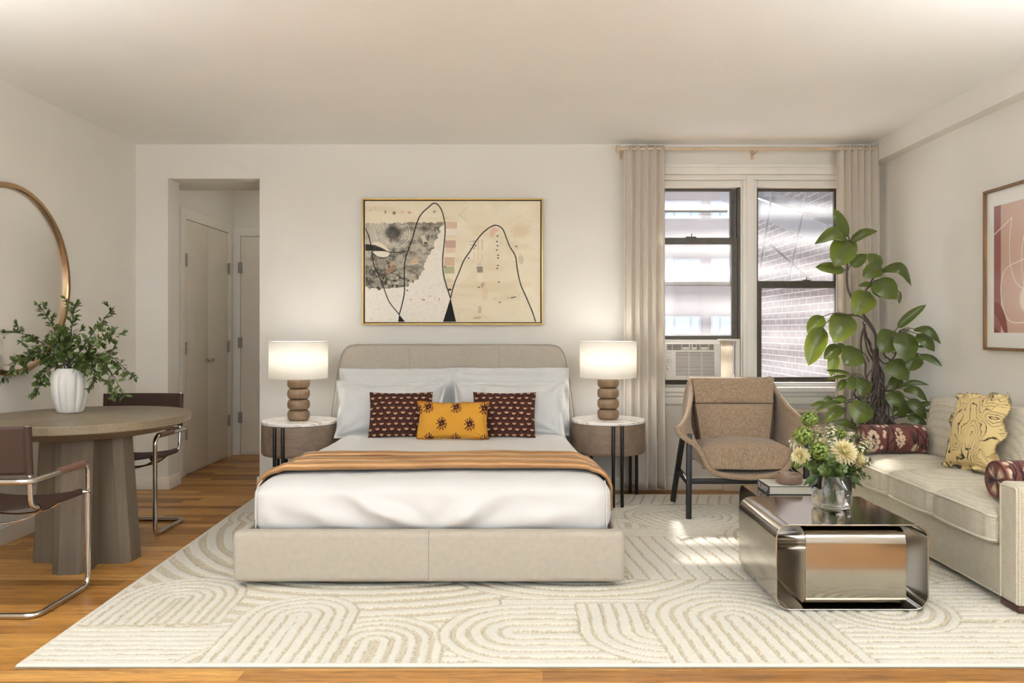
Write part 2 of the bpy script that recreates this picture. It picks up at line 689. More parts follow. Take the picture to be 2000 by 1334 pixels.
M_rubber = rubber_mat()
M_sprig = leaf_mat('branch_leaf_green', (56, 70, 34), (104, 122, 60), 0.45, 0.2, 30)
M_euca = leaf_mat('eucalyptus_leaf', (66, 84, 40), (112, 132, 70), 0.5, 0.2, 30)
M_dkleaf = leaf_mat('ruscus_leaf', (38, 56, 26), (66, 88, 42), 0.35, 0.15, 30)
M_snow = leaf_mat('green_viburnum_floret', (104, 128, 48), (154, 174, 84), 0.6, 0.2, 60)
M_dahlia = leaf_mat('cream_petal', (222, 208, 166), (246, 240, 214), 0.6, 0.2, 30)
M_filler = leaf_mat('white_floret', (216, 208, 190), (248, 244, 232), 0.6, 0.2, 60)
M_stem = mat('green_stem', (86, 104, 46), 0.5, var=0.1)


def glass(name, col=(1, 1, 1), rough=0.0, ior=1.45):
    k = NT(name)
    k.b.inputs['Base Color'].default_value = (*col, 1)
    k.b.inputs['Roughness'].default_value = rough
    k.b.inputs['IOR'].default_value = ior
    k.b.inputs['Transmission Weight'].default_value = 1.0
    return k.m


M_glass = glass('clear_vase_glass')
M_water = glass('vase_water', (0.98, 0.99, 0.97), 0, 1.33)


def pane_mat():
    """old window glass: clear, with a film of dust that catches the sun"""
    k = NT('dusty_window_glass')
    v = k.coord()
    f = k.noise(v, 2.4, 5, 0.6)
    g = k.noise(v, 240, 2, 0.7)
    fac = k.math('ADD', k.math('MULTIPLY', k.math('SUBTRACT', f, 0.5), 0.25), k.math('ADD', k.math('MULTIPLY', k.math('SUBTRACT', g, 0.5), 0.20), 0.19))
    tr = k.n('ShaderNodeBsdfTransparent'); tl = k.n('ShaderNodeBsdfTranslucent'); gl = k.n('ShaderNodeBsdfGlossy')
    tl.inputs['Color'].default_value = (0.95, 0.95, 0.95, 1)
    gl.inputs['Roughness'].default_value = 0.02
    m1 = k.n('ShaderNodeMixShader'); m2 = k.n('ShaderNodeMixShader')
    k.l(fac, m1.inputs[0]); k.l(tr.outputs[0], m1.inputs[1]); k.l(tl.outputs[0], m1.inputs[2])
    m2.inputs[0].default_value = 0.04
    k.l(m1.outputs[0], m2.inputs[1]); k.l(gl.outputs[0], m2.inputs[2]); k.l(m2.outputs[0], k.out.inputs['Surface'])
    return k.m


M_pane = pane_mat()
# ---------------------------------------------------------------- the room
YB, YW = 5.785, 5.975          # face and back of the far wall
XL, XR, ZC = -2.912, 2.692, 2.60
YR = -1.2                      # rear end of the room, behind the camera
AX0, AX1, AZ = -2.669, -1.978, 2.342      # doorway to the hall
WX0, WX1, WZ0, WZ1 = 0.93, 2.46, 0.775, 2.372   # window opening
HX0, HX1, HY = -2.79, -1.45, 7.41         # hall beyond


def st(name, mb, m, **kw):
    return obj(name, mb, m, kind='structure', **kw)


mb = MB().rbox((XL - 0.1, YR - 0.3, -0.06), (XR + 0.1, HY + 0.1, 0.0))
st('floor', mb, M_floor)
st('ceiling', MB().rbox((XL - 0.1, YR - 0.3, ZC), (XR + 0.1, YW, ZC + 0.1)), M_ceil)
st('wall_left', MB().rbox((XL - 0.1, YR, 0), (XL, YB, ZC)), M_wall)
st('wall_right', MB().rbox((XR, YR, 0), (XR + 0.1, YB, ZC)), M_wall)
st('trim_1', MB().rbox((2.61, YR, 2.445), (XR, YB, ZC)), M_wall)      # boxed-in pipe run along the top of the wall
mb = MB()
mb.rbox((XL - 0.1, YB, 0), (AX0, YW, ZC))
mb.rbox((AX0, YB, AZ), (AX1, YW, ZC))
mb.rbox((AX1, YB, 0), (WX0, YW, ZC))
mb.rbox((WX0, YB, 0), (WX1, YW, WZ0))
mb.rbox((WX0, YB, WZ1), (WX1, YW, ZC))
mb.rbox((WX1, YB, 0), (XR + 0.1, YW, ZC))
st('wall_back', mb, M_wall)
# rear end: wide unglazed opening behind the camera, added to let fill light in
mb = MB()
mb.rbox((XL - 0.1, YR - 0.15, 0), (XL + 0.12, YR, ZC)).rbox((XR - 0.12, YR - 0.15, 0), (XR + 0.1, YR, ZC))
mb.rbox((XL + 0.12, YR - 0.15, 2.5), (XR - 0.12, YR, ZC))
mb.rbox((XL + 0.12, YR - 0.15, 0), (XR - 0.12, YR, 0.4))
st('wall_rear', mb, M_wall)
# hall
st('wall_hall_left', MB().rbox((HX0 - 0.1, YW, 0), (HX0, HY + 0.1, 2.6)), M_wall)
st('wall_hall_end', MB().rbox((HX0, HY, 0), (HX1 + 0.1, HY + 0.1, 2.6)), M_wall)
st('wall_hall_right', MB().rbox((HX1, YW, 0), (HX1 + 0.1, HY, 2.6)), M_wall)
st('ceiling_hall', MB().rbox((HX0 - 0.1, YW, 2.6), (HX1 + 0.1, HY + 0.1, 2.65)), M_ceil)
st('wall_hall_lintel', MB().rbox((HX0, YW, AZ), (HX1, 6.28, 2.6)), M_wall)


def bboard(mb, a, b, h=0.098, t=0.016):
    a, b = Vector(a), Vector(b)
    lo = Vector((min(a.x, b.x), min(a.y, b.y), 0)); hi = Vector((max(a.x, b.x), max(a.y, b.y), h))
    mb.rbox(lo, hi, 0.004, 2)


mb = MB(); bboard(mb, (XL, YR, 0), (XL + 0.016, YB - 0.016, 0)); st('baseboard_left', mb, M_trim)
mb = MB(); bboard(mb, (XR - 0.016, YR, 0), (XR, YB - 0.016, 0)); st('baseboard_right', mb, M_trim)
mb = MB()
bboard(mb, (XL, YB - 0.016, 0), (AX0, YB, 0)); bboard(mb, (AX0, YB - 0.016, 0), (AX0 + 0.016, YW, 0))
bboard(mb, (AX1 - 0.016, YB - 0.016, 0), (AX1, YW, 0)); bboard(mb, (AX1, YB - 0.016, 0), (XR, YB, 0))
st('baseboard_back', mb, M_trim)


def hinge(parent, x, y, z, side, h=0.1):
    """leaf and barrel; side 'x' for a door in the wall that runs along y"""
    b = MB()
    if side == 'x':
        b.rbox((x - 0.002, y - 0.02, z - h / 2), (x + 0.004, y + 0.02, z + h / 2))
        b.tube([(x + 0.006, y, z - h / 2 - 0.004), (x + 0.006, y, z + h / 2 + 0.004)], 0.007, 8)
    else:
        b.rbox((x - 0.02, y - 0.004, z - h / 2), (x + 0.02, y + 0.002, z + h / 2))
        b.tube([(x, y - 0.006, z - h / 2 - 0.004), (x, y - 0.006, z + h / 2 + 0.004)], 0.007, 8)
    return obj('hinge', b, M_hinge, parent)


# closet: a pair of white doors in the hall's left wall
d1 = thing('door_1', None, None, (HX0, 6.79, 0), kind='structure')
d1['label'] = 'pair of white closet doors in the hall, with small round knobs'
y0, ym, y1, zt = 6.34, 6.79, 7.25, 2.115
mb = MB()
mb.rbox((HX0, y0 - 0.09, 0), (HX0 + 0.02, y0 - 0.004, zt + 0.09), 0.003)
mb.rbox((HX0, y1 + 0.004, 0), (HX0 + 0.02, y1 + 0.09, zt + 0.09), 0.003)
mb.rbox((HX0, y0 - 0.004, zt + 0.004), (HX0 + 0.02, y1 + 0.004, zt + 0.09), 0.003)
obj('casing', mb, M_trim, d1)
for a, b, kn in ((y0, ym - 0.002, ym - 0.035), (ym + 0.002, y1, ym + 0.035)):
    lf = obj('door_leaf', MB().rbox((HX0, a, 0.012), (HX0 + 0.014, b, zt), 0.002), M_door, d1)
    k = MB().lathe([(0.004, 0), (0.008, 0.001), (0.006, 0.014), (0.014, 0.02), (0.017, 0.03), (0.012, 0.039), (0.001, 0.042)], n=16)
    k.xf(Matrix.Translation((HX0 + 0.013, kn, 0.94)) @ Matrix.Rotation(R(90), 4, 'Y'))
    obj('knob', k, M_hinge, lf)
for z in (0.35, 1.05, 1.78):
    hinge(d1, HX0 + 0.02, y1 + 0.006, z, 'x')
    hinge(d1, HX0 + 0.02, y0 - 0.006, z, 'x')
# room door at the hall's end
d2 = thing('door_2', None, None, (-2.3, HY, 0), kind='structure')
d2['label'] = 'plain white door at the end of the hall'
x0, x1, zt = -2.71, -1.93, 2.10
mb = MB()
mb.rbox((HX0 + 0.001, HY - 0.022, 0), (x0 - 0.004, HY, zt + 0.085), 0.003)
mb.rbox((x1 + 0.004, HY - 0.022, 0), (x1 + 0.08, HY, zt + 0.085), 0.003)
mb.rbox((x0 - 0.004, HY - 0.022, zt + 0.004), (x1 + 0.004, HY, zt + 0.085), 0.003)
obj('casing', mb, M_trim, d2)
obj('door_leaf', MB().rbox((x0, HY - 0.014, 0.02), (x1, HY, zt), 0.002), M_door, d2)
for z in (0.36, 1.08, 1.80):
    hinge(d2, x0 - 0.004, HY - 0.022, z, 'y')

# ---------------------------------------------------------------- windows
YS = 5.88
sW = F / YS
wx = lambda px: (px - CX) / sW
wz = lambda py: EYE - (py - CY) / sW


def frame_bars(mb, x0, x1, z0, z1, wl, wr, wb, wt, ya, yb, r=0.003):
    mb.rbox((x0, ya, z0), (x0 + wl, yb, z1), r); mb.rbox((x1 - wr, ya, z0), (x1, yb, z1), r)
    mb.rbox((x0 + wl, ya, z0), (x1 - wr, yb, z0 + wb), r); mb.rbox((x0 + wl, ya, z1 - wt), (x1 - wr, yb, z1), r)


def pane(parent, x0, x1, z0, z1, y):
    b = MB().poly([(x0, y, z0), (x1, y, z0), (x1, y, z1), (x0, y, z1)])
    return obj('pane', b, M_pane, parent, smooth=0)


ztop = wz(364)
XM0, XM1 = wx(1446), wx(1472)       # white post between the windows
st('trim_2', MB().rbox((XM0, 5.801, WZ0), (XM1, 5.96, WZ1 - 0.036), 0.004).rbox((XM0 + 0.025, 5.79, WZ0), (XM1 - 0.025, 5.80, WZ1 - 0.002), 0.002), M_trim)
# casing round the opening: stepped head board, stool and apron
mb = MB()
mb.rbox((WX0 - 0.07, 5.762, WZ1), (WX1 + 0.07, YB, WZ1 + 0.055), 0.004).rbox((WX0 - 0.07, 5.75, WZ1 + 0.05), (WX1 + 0.07, YB, WZ1 + 0.075), 0.004)
mb.rbox((WX0, 5.80, WZ1 - 0.035), (WX1, 5.95, WZ1), 0.003)
st('trim_3', mb, M_trim)
mb = MB()
mb.rbox((WX0 - 0.05, 5.722, WZ0 - 0.035), (WX1 + 0.05, 5.90, WZ0 - 0.002), 0.008, 3)
mb.rbox((WX0 - 0.06, 5.745, WZ0 - 0.07), (WX1 + 0.06, YB, WZ0 - 0.036), 0.006)
mb.rbox((WX0 - 0.06, 5.762, WZ0 - 0.13), (WX1 + 0.06, YB, WZ0 - 0.071), 0.006)
st('trim_4', mb, M_trim)
st('trim_5', MB().rbox((WX0 - 0.07, 5.764, WZ0 - 0.03), (WX0, YB, WZ1), 0.004).rbox((WX1, 5.764, WZ0 - 0.03), (WX1 + 0.07, YB, WZ1), 0.004), M_trim)

# window_1: its lower sash is pushed up over the air conditioner
w1 = thing('window_1', None, None, (1.3, YS, WZ0), kind='structure')
w1['label'] = 'dark framed sash window raised above the air conditioner'
a0, a1 = WX0, XM0
mb = MB()
frame_bars(mb, a0, a1, WZ0, WZ1 - 0.036, 0.03, 0.012, 0.012, 0.05, 5.83, 5.95)
obj('window_frame', mb, M_trim, w1)
mb = MB()
mb.rbox((a0 + 0.03, 5.826, wz(354)), (a1 - 0.012, 5.832, wz(349)))
mb.rbox((a1 - 0.03, 5.835, wz(745)), (a1 - 0.012, 5.94, wz(350)), 0.002)
mb.rbox((a0 + 0.03, 5.84, wz(752)), (a1 - 0.02, 5.90, wz(741)), 0.002)
obj('track', mb, M_sash, w1)
u = MB(); frame_bars(u, a0 + 0.04, wx(1436), wz(558), wz(364), 0.04, 0.035, 0.03, 0.035, 5.89, 5.925)
us = obj('upper_sash', u, M_sash, w1)
obj('storm_rail', MB().rbox((a0 + 0.08, 5.92, wz(413)), (wx(1424), 5.935, wz(407)), 0.002), M_sash, us)
pane(us, a0 + 0.07, wx(1426), wz(550), wz(372), 5.91)
u = MB(); frame_bars(u, a0 + 0.035, wx(1440), wz(666), wz(465), 0.05, 0.05, 0.042, 0.05, 5.85, 5.885)
ls = obj('lower_sash', u, M_sash, w1)
pane(ls, a0 + 0.075, wx(1429), wz(657), wz(476), 5.868)
b = MB().rbox((wx(1338), 5.846, wz(465.5)), (wx(1358), 5.87, wz(463)), 0.002).tube([(wx(1349), 5.855, wz(464)), (wx(1349.5), 5.852, wz(458))], 0.004, 6)
obj('sash_lock', b, M_sash, ls)

w2 = thing('window_2', None, None, (2.1, YS, WZ0), kind='structure')
w2['label'] = 'dark framed sash window behind the rubber plant'
a0, a1 = XM1, WX1
mb = MB()
frame_bars(mb, a0, a1, WZ0, WZ1 - 0.036, 0.01, 0.03, 0.022, 0.05, 5.83, 5.95)
obj('window_frame', mb, M_trim, w2)
mb = MB()
mb.rbox((a0 + 0.01, 5.826, wz(354)), (a1 - 0.03, 5.832, wz(349)))
mb.rbox((a0 + 0.002, 5.835, wz(743)), (a0 + 0.014, 5.94, wz(364)), 0.002)
mb.rbox((a0 + 0.01, 5.835, wz(745)), (a1 - 0.03, 5.9, wz(741)), 0.002)
obj('track', mb, M_sash, w2)
u = MB(); frame_bars(u, a0 + 0.012, a1 - 0.03, wz(562), wz(364), 0.025, 0.04, 0.04, 0.036, 5.89, 5.925)
us = obj('upper_sash', u, M_sash, w2)
pane(us, a0 + 0.03, a1 - 0.06, wz(554), wz(372), 5.91)
u = MB(); frame_bars(u, a0 + 0.012, a1 - 0.03, wz(741), wz(549), 0.04, 0.045, 0.02, 0.055, 5.85, 5.885)
ls = obj('lower_sash', u, M_sash, w2)
pane(ls, a0 + 0.05, a1 - 0.07, wz(738), wz(560), 5.868)
b = MB().rbox((wx(1565), 5.848, wz(549.5)), (wx(1580), 5.87, wz(547)), 0.002).tube([(wx(1572), 5.856, wz(548)), (wx(1573), 5.853, wz(543))], 0.004, 6)
obj('sash_lock', b, M_sash, ls)

# ---------------------------------------------------------------- outside
def brick_mat(name, c1, c2, mortar, scale):
    k = NT(name)
    v = k.coord((1, 1, 1))
    sp = k.n('ShaderNodeSeparateXYZ'); k.l(v, sp.inputs[0])
    cb = k.n('ShaderNodeCombineXYZ')
    k.l(k.math('ADD', sp.outputs[0], sp.outputs[1]), cb.inputs[0]); k.l(sp.outputs[2], cb.inputs[1])
    br = k.n('ShaderNodeTexBrick')
    k.l(cb.outputs[0], br.inputs['Vector'])
    br.inputs['Color1'].default_value = (*lin(c1), 1); br.inputs['Color2'].default_value = (*lin(c2), 1); br.inputs['Mortar'].default_value = (*lin(mortar), 1)
    br.inputs['Scale'].default_value = scale
    br.inputs['Brick Width'].default_value = 0.8; br.inputs['Row Height'].default_value = 0.26; br.inputs['Mortar Size'].default_value = 0.02
    k.l(br.outputs['Color'], k.b.inputs['Base Color'])
    k.b.inputs['Roughness'].default_value = 0.9
    return k.m


M_brickfar = brick_mat('far_pink_brick', (104, 92, 89), (96, 84, 82), (118, 107, 103), 3.0)
M_brick = brick_mat('dark_brick', (94, 78, 76), (80, 66, 66), (146, 138, 134), 3.4)
M_iron = mat('painted_iron', (92, 90, 94), 0.5, 0.2, var=0.1, vscale=10)
M_farglass = mat('far_window_glass', (130, 148, 178), 0.1, 0.0, spec=1.0)
M_farframe = mat('far_window_frame', (120, 118, 124), 0.6)
bd = thing('apartment_building', 'pinkish brick apartment block seen far off through the raised window', 'building', (8, 38, -6))
obj('wall', MB().rbox((-14, 38, -18), (26, 46, 19)), M_brickfar, bd)
for fl in range(-1, 4):
    zz = EYE - (410 - CY) / F * 38 + fl * -2.85
    for cxp in (1333, 1423, 1513, 1243):
        xx = (cxp - CX) / F * 38
        wf = MB()
        frame_bars(wf, xx - 0.9, xx + 0.9, zz - 0.45, zz + 0.45, 0.09, 0.09, 0.08, 0.08, 37.93, 38.02)
        wf.rbox((xx - 0.45, 37.93, zz - 0.37), (xx - 0.37, 38.0, zz + 0.37)).rbox((xx + 0.37, 37.93, zz - 0.37), (xx + 0.45, 38.0, zz + 0.37))
        wo = obj('window', wf, M_farframe, bd)
        obj('pane', MB().poly([(xx - 0.81, 37.97, zz - 0.37), (xx + 0.81, 37.97, zz - 0.37), (xx + 0.81, 37.97, zz + 0.37), (xx - 0.81, 37.97, zz + 0.37)]), M_farglass, wo, smooth=0)
obj('building_wing', MB().rbox((3.25, 6.4, -6), (6.5, 11.6, 7.5)), M_brick, loc=(4.8, 9, -6), label='dark red brick side wall of the neighbouring wing outside the window behind the plant', cat='building')
fe = thing('fire_escape', 'painted iron fire escape landing, stair and rods outside the windows', 'fire escape', (1.8, 7.2, 2.8))
for i in range(9):
    y = 6.42 + i * 0.21
    obj('slat', MB().rbox((-0.6, y, 2.86), (3.15, y + 0.105, 2.885)), M_iron, fe)
for x in (0.55, 1.85, 2.98):
    obj('beam', MB().rbox((x, 6.2, 2.78), (x + 0.06, 8.6, 2.86)), M_iron, fe)
# stair running away along the wing, its strings, treads and rods
obj('string', MB().bar((2.75, 6.9, 2.05), (2.75, 10.6, 3.1), 0.05, 0.2), M_iron, fe)
obj('string', MB().bar((3.15, 6.9, 2.05), (3.15, 10.6, 3.1), 0.05, 0.2), M_iron, fe)
for i in range(7):
    y = 7.2 + i * 0.46; z = 2.05 + (y - 6.9) * 0.284
    obj('tread', MB().rbox((2.75, y, z + 0.03), (3.15, y + 0.2, z + 0.06)), M_iron, fe)
for k, (xa, ya, za, xb, yb, zb) in enumerate(((2.66, 8.6, 1.9, 2.62, 8.0, 2.75), (2.6, 7.5, 1.7, 2.6, 7.0, 2.5), (2.7, 9.6, 1.85, 2.68, 9.0, 3.0), (2.45, 7.6, 2.05, 3.05, 8.1, 1.72))):
    obj('rod', MB().tube([(xa, ya, za), (xb, yb, zb)], 0.012, 8), M_iron, fe)

# ---------------------------------------------------------------- air conditioner, convector cover
M_ac = mat('off_white_plastic', (222, 216, 206), 0.5, var=0.02, vscale=5)
M_acdark = mat('grille_gap_shade', (66, 60, 50), 0.7, var=0.05)  # dark sheets behind the slats stand in for the shade of the recess
M_acmark = mat('grey_print', (150, 142, 130), 0.6)
M_yellow = mat('yellow_sticker', (214, 190, 40), 0.6)
ax0, ax1, az0, az1, ay = 1.03, wx(1398), wz(741) + 0.004, wz(669), 5.72
ac = thing('air_conditioner', 'off-white window air conditioner with louvred grille and two round knobs', 'air conditioner', ((ax0 + ax1) / 2, 5.8, az0))
obj('body', MB().rbox((ax0, ay, az0), (ax1, 6.15, az1), 0.012, 3), M_ac, ac)
obj('top_rail', MB().rbox((ax0 - 0.02, 5.79, az1), (ax1 + 0.01, 5.84, az1 + 0.022), 0.003), M_ac, ac)
s5 = F / ay
X5 = lambda px: (px - CX) / s5
Z5 = lambda py: EYE - (py - CY) / s5
gx0, gx1, gz0, gz1 = X5(1320), X5(1395), Z5(733.5), Z5(687)
obj('grille_shade_sheet', MB().rbox((gx0, ay - 0.0015, gz0), (gx1, ay + 0.004, gz1)), M_acdark, ac)
g = MB()
n = 16
for i in range(n + 1):
    z = gz0 + (gz1 - gz0) * i / n
    g.rbox((gx0, ay - 0.006, z - 0.0036), (gx1, ay - 0.001, z + 0.0036), 0.001, 1)
for t in (0.34, 0.67):
    g.rbox((gx0 + (gx1 - gx0) * t - 0.002, ay - 0.005, gz0), (gx0 + (gx1 - gx0) * t + 0.002, ay - 0.001, gz1))
obj('grille', g, M_ac, ac)
vx0, vx1, vz0, vz1 = X5(1302), X5(1394), Z5(683.5), Z5(672.5)
obj('vent_shade_sheet', MB().rbox((vx0, ay - 0.0015, vz0), (vx1, ay + 0.004, vz1)), M_acdark, ac)
g = MB()
for i in range(5):
    z = vz0 + (vz1 - vz0) * i / 4
    g.rbox((vx0, ay - 0.006, z - 0.0018), (vx1, ay - 0.001, z + 0.0018))
for px in (1302, 1313, 1331, 1346.5, 1351.5, 1360, 1367, 1384, 1394):
    w = 0.004 if px in (1346.5, 1351.5) else 0.0015
    g.rbox((X5(px) - w, ay - 0.0055, vz0), (X5(px) + w, ay - 0.001, vz1))
for px0, px1 in ((1333, 1345), (1353, 1360), (1369, 1382)):
    g.rbox((X5(px0), ay - 0.004, vz0 + 0.004), (X5(px1), ay - 0.001, vz0 + 0.02))
obj('air_vent', g, M_ac, ac)
for py in (705, 719.5):
    k = MB().lathe([(0.0165, 0), (0.0165, 0.003), (0.013, 0.004), (0.0125, 0.014), (0.01, 0.017), (0.001, 0.0175)], n=20)
    k.rbox((-0.002, -0.012, 0.014), (0.002, 0.012, 0.02), 0.001)
    k.xf(Matrix.Translation((X5(1306.5), ay, Z5(py))) @ Matrix.Rotation(R(90), 4, 'X'))
    obj('knob', k, M_ac, ac)
mk = MB()
for i in range(10):      # worn maker's line and dial marks, too small to read
    mk.rbox((X5(1301.6 + i), ay - 0.0006, Z5(690.0)), (X5(1302.2 + i), ay, Z5(689.2)))
obj('printed_line', mk, M_acmark, ac)
mk = MB()
for i in range(7):
    mk.rbox((X5(1303 + i), ay - 0.0006, Z5(697.6)), (X5(1303.6 + i), ay, Z5(697.0)))
obj('printed_line', mk, M_acmark, ac)
for cy in (705, 719.5):
    mk = MB()
    for a in range(-60, 241, 50):
        c, s = math.cos(R(a)) * 6.0, math.sin(R(a)) * 6.0
        mk.rbox((X5(1306.5 + c - 0.4), ay - 0.0006, Z5(cy - s + 0.4)), (X5(1306.5 + c + 0.4), ay, Z5(cy - s - 0.4)))
    obj('dial_mark', mk, M_acmark, ac)
obj('sticker', MB().rbox((ax0 - 0.001, 5.78, az0 + 0.06), (ax0, 5.86, az0 + 0.14)), M_yellow, ac)
# pleated side curtain
pl = MB()
rows = []
px0, px1, pz0, pz1 = ax1 + 0.006, wx(1430), az0, wz(664)
n = 64
for z in (pz0, pz1):
    rows.append([(px0 + (px1 - px0) * i / n, 5.85 + 0.006 * math.sin(i / n * 2 * PI * 9), z) for i in range(n + 1)])
pl.grid(rows)
M_pleat = sheer('translucent_accordion', (226, 218, 200), 0.5)
pp = obj('accordion_panel', pl, M_pleat, ac, smooth=180)
f_ = MB(); frame_bars(f_, ax1 + 0.002, wx(1441), pz0, wz(662), 0.004, 0.03, 0.006, 0.016, 5.82, 5.845)
obj('panel_frame', f_, M_ac, pp)

rc = thing('convector_cover', 'cream convector cover with slotted grille under the window behind the plant', 'heater cover', (2.0, 5.74, 0))
M_cream = mat('cream_enamel', (224, 212, 188), 0.5, var=0.02)
cx0, cx1, cyf = 1.5, 2.44, 5.722
obj('casing', MB().rbox((cx0, cyf, 0.0), (cx1, YB - 0.017, 0.585), 0.006), M_cream, rc)
obj('lid', MB().rbox((cx0 - 0.01, cyf - 0.01, 0.586), (cx1 + 0.01, YB - 0.017, 0.612), 0.008), M_cream, rc)
s6 = F / cyf
g = MB(); gb = MB()
gx0, gx1, gz0, gz1 = (1540 - CX) / s6, (1636 - CX) / s6, EYE - (828 - CY) / s6, EYE - (804 - CY) / s6
for i in range(8):
    z = gz0 + (gz1 - gz0) * i / 7
    g.rbox((gx0, cyf - 0.004, z - 0.004), (gx1, cyf - 0.001, z + 0.004))
nb = 8
for i in range(nb + 1):
    x = gx0 + (gx1 - gx0) * i / nb
    g.rbox((x - 0.006, cyf - 0.004, gz0), (x + 0.006, cyf - 0.001, gz1))
obj('grille_shade_sheet', MB().rbox((gx0, cyf - 0.0012, gz0), (gx1, cyf + 0.002, gz1)), M_acdark, rc)
obj('grille', g, M_cream, rc)

# ---------------------------------------------------------------- curtains
YC = 5.655
rod = thing('curtain_rod', 'pale wooden curtain rod with round end knobs above the windows', 'curtain rod', (1.7, YC, 2.535))
zr = EYE + (645 - 290.5) / F * YC
xr0, xr1 = (1212 - CX) / F * YC, (1718 - CX) / F * YC
obj('pole', MB().tube([(xr0, YC, zr), (xr1, YC, zr)], 0.0115, 14), M_rod, rod)
for x, sg in ((xr0, -1), (xr1, 1)):
    k = MB().lathe([(0.012, -0.002), (0.016, 0.0), (0.016, 0.008), (0.026, 0.014), (0.026, 0.03), (0.020, 0.034), (0.001, 0.035)], n=20)
    k.xf(Matrix.Translation((x, YC, zr)) @ Matrix.Rotation(R(90 * sg), 4, 'Y'))
    obj('finial', k, M_rod, rod)
for x in (xr0 + 0.02, 1.73, xr1 - 0.01):
    obj('bracket', MB().rbox((x - 0.006, YC - 0.004, zr - 0.02), (x + 0.006, YB, zr - 0.012)).rbox((x - 0.012, YB - 0.006, zr - 0.05), (x + 0.012, YB, zr + 0.03), 0.002), M_rod, rod)


def curtain(name, label, x0, x1, folds, seed):
    rnd = random.Random(seed)
    n, m = folds * 18, 46
    rows = []
    ph = [rnd.uniform(-0.5, 0.5) for _ in range(folds + 1)]
    am = [rnd.uniform(0.7, 1.15) for _ in range(folds + 1)]
    zt_, zb = zr + 0.024, 0.035
    for j in range(m + 1):
        v = j / m
        z = zt_ + (zb - zt_) * v
        row = []
        for i in range(n + 1):
            u = i / n
            q = u * folds
            k = min(int(q), folds)
            a = am[k] * (1 - (q - k)) + am[min(k + 1, folds)] * (q - k)
            p = ph[k] * (1 - (q - k)) + ph[min(k + 1, folds)] * (q - k)
            w = math.sin(2 * PI * q + p * (0.3 + 0.9 * v))
            w = math.copysign(abs(w) ** 0.75, w)
            amp = 0.030 + 0.010 * v
            flare = 1 + 0.05 * v ** 3
            xx = (x0 + x1) / 2 + (u - 0.5) * (x1 - x0) * flare + 0.014 * math.sin(4 * PI * q + p) * (0.5 + 0.5 * v)
            yy = YC - 0.002 + w * a * amp + 0.02 * v ** 8 * math.sin(q * 5 + p)
            row.append((xx, yy, z + 0.006 * math.sin(q * 2 * PI + 1) * v ** 6))
        rows.append(row)
    o = obj(name, MB().grid(rows), M_curtain, loc=((x0 + x1) / 2, YC, 0.035), smooth=180, label=label, cat='curtain', group='linen curtains', solid=0.003)
    return o


curtain('curtain', 'pale linen curtain hanging between the bedside table and the air conditioner', 0.752, 1.05, 5, 3)
curtain('curtain', 'pale linen curtain hanging in the corner behind the rubber plant', 2.315, 2.615, 6, 11)
# ---------------------------------------------------------------- bed
BX0, BX1, BYF = -1.336, 0.475, 3.53
bed = thing('bed', 'low double bed upholstered in taupe leather with a curved panelled headboard', 'bed', ((BX0 + BX1) / 2, 4.5, 0.014))
obj('footboard', MB().rbox((BX0, BYF, 0.038), (BX1, BYF + 0.085, 0.272), 0.026, 4), M_bedfab, bed)
obj('side_rail', MB().rbox((BX0 + 0.004, BYF + 0.086, 0.038), (BX0 + 0.047, 5.56, 0.268), 0.02, 3), M_bedfab, bed)
obj('side_rail', MB().rbox((BX1 - 0.047, BYF + 0.086, 0.038), (BX1 - 0.004, 5.56, 0.268), 0.02, 3), M_bedfab, bed)
xm = (BX0 + BX1) / 2
obj('seam', MB().tube([(xm, BYF - 0.0004, 0.05), (xm, BYF - 0.0004, 0.25), (xm, BYF + 0.006, 0.268), (xm, BYF + 0.02, 0.2725)], 0.0018, 6), M_bedseam, bed)
obj('bed_base', MB().rbox((BX0 + 0.049, BYF + 0.088, 0.06), (BX1 - 0.049, 5.55, 0.216), 0.004), M_bedfab, bed)
obj('leg', MB().rbox((BX0 + 0.1, BYF + 0.1, 0.0146), (BX1 - 0.1, 5.4, 0.04)), M_black, bed)
# headboard: outline leans outward to the floor, top corners round
YH0, YH1 = 5.565, 5.655
sH = F / YH0
hx = lambda px: (px - CX) / sH
hz = lambda py: EYE - (py - CY) / sH
out = [(hx(641), 0.05), (hx(643), hz(860)), (hx(653), hz(770)), (hx(664), hz(706)), (hx(670), hz(688)), (hx(679), hz(678)), (hx(696), hz(674))]
outr = [(hx(1780) - p[0] - (hx(1780) - hx(641) - hx(1128)), p[1]) for p in out]
left = crp(out, 5); right = [(hx(641) + hx(1128) - a, b) for a, b in left][::-1]
ol = left + right
cxh = (hx(641) + hx(1128)) / 2
# front face, edge rounding by shrinking rings
mb = MB()
rings = []
def shrink(o, d):
    n = len(o); r_ = []
    for i in range(n):
        a, b, c = Vector(o[i - 1]), Vector(o[i]), Vector(o[(i + 1) % n])
        if i == 0: t = c - b
        elif i == n - 1: t = b - a
        else: t = c - a
        nn_ = Vector((t.y, -t.x)).normalized()
        r_.append((b + nn_ * d))
    return r_
for y, d in ((YH1, 0.012), (YH1 - 0.012, 0.0), (YH0 + 0.016, 0.0), (YH0 + 0.005, 0.004), (YH0, 0.014)):
    rings.append([(p[0], y, p[1]) for p in shrink(ol, d)])
mb.grid(rings)
mb.poly([p for p in rings[-1]]); mb.poly([p for p in rings[0]][::-1])
hb = obj('headboard', mb, M_bedfab, bed)
e = [(p[0], YH0 + 0.012, p[1]) for p in shrink(ol, -0.001)]
obj('piping', MB().tube(e, 0.005, 8), M_bedseam, hb)
b = MB()
for px in (800, 975):
    b.tube([(hx(px), YH0 - 0.0004, 0.5), (hx(px), YH0 - 0.0004, hz(676))], 0.0016, 6)
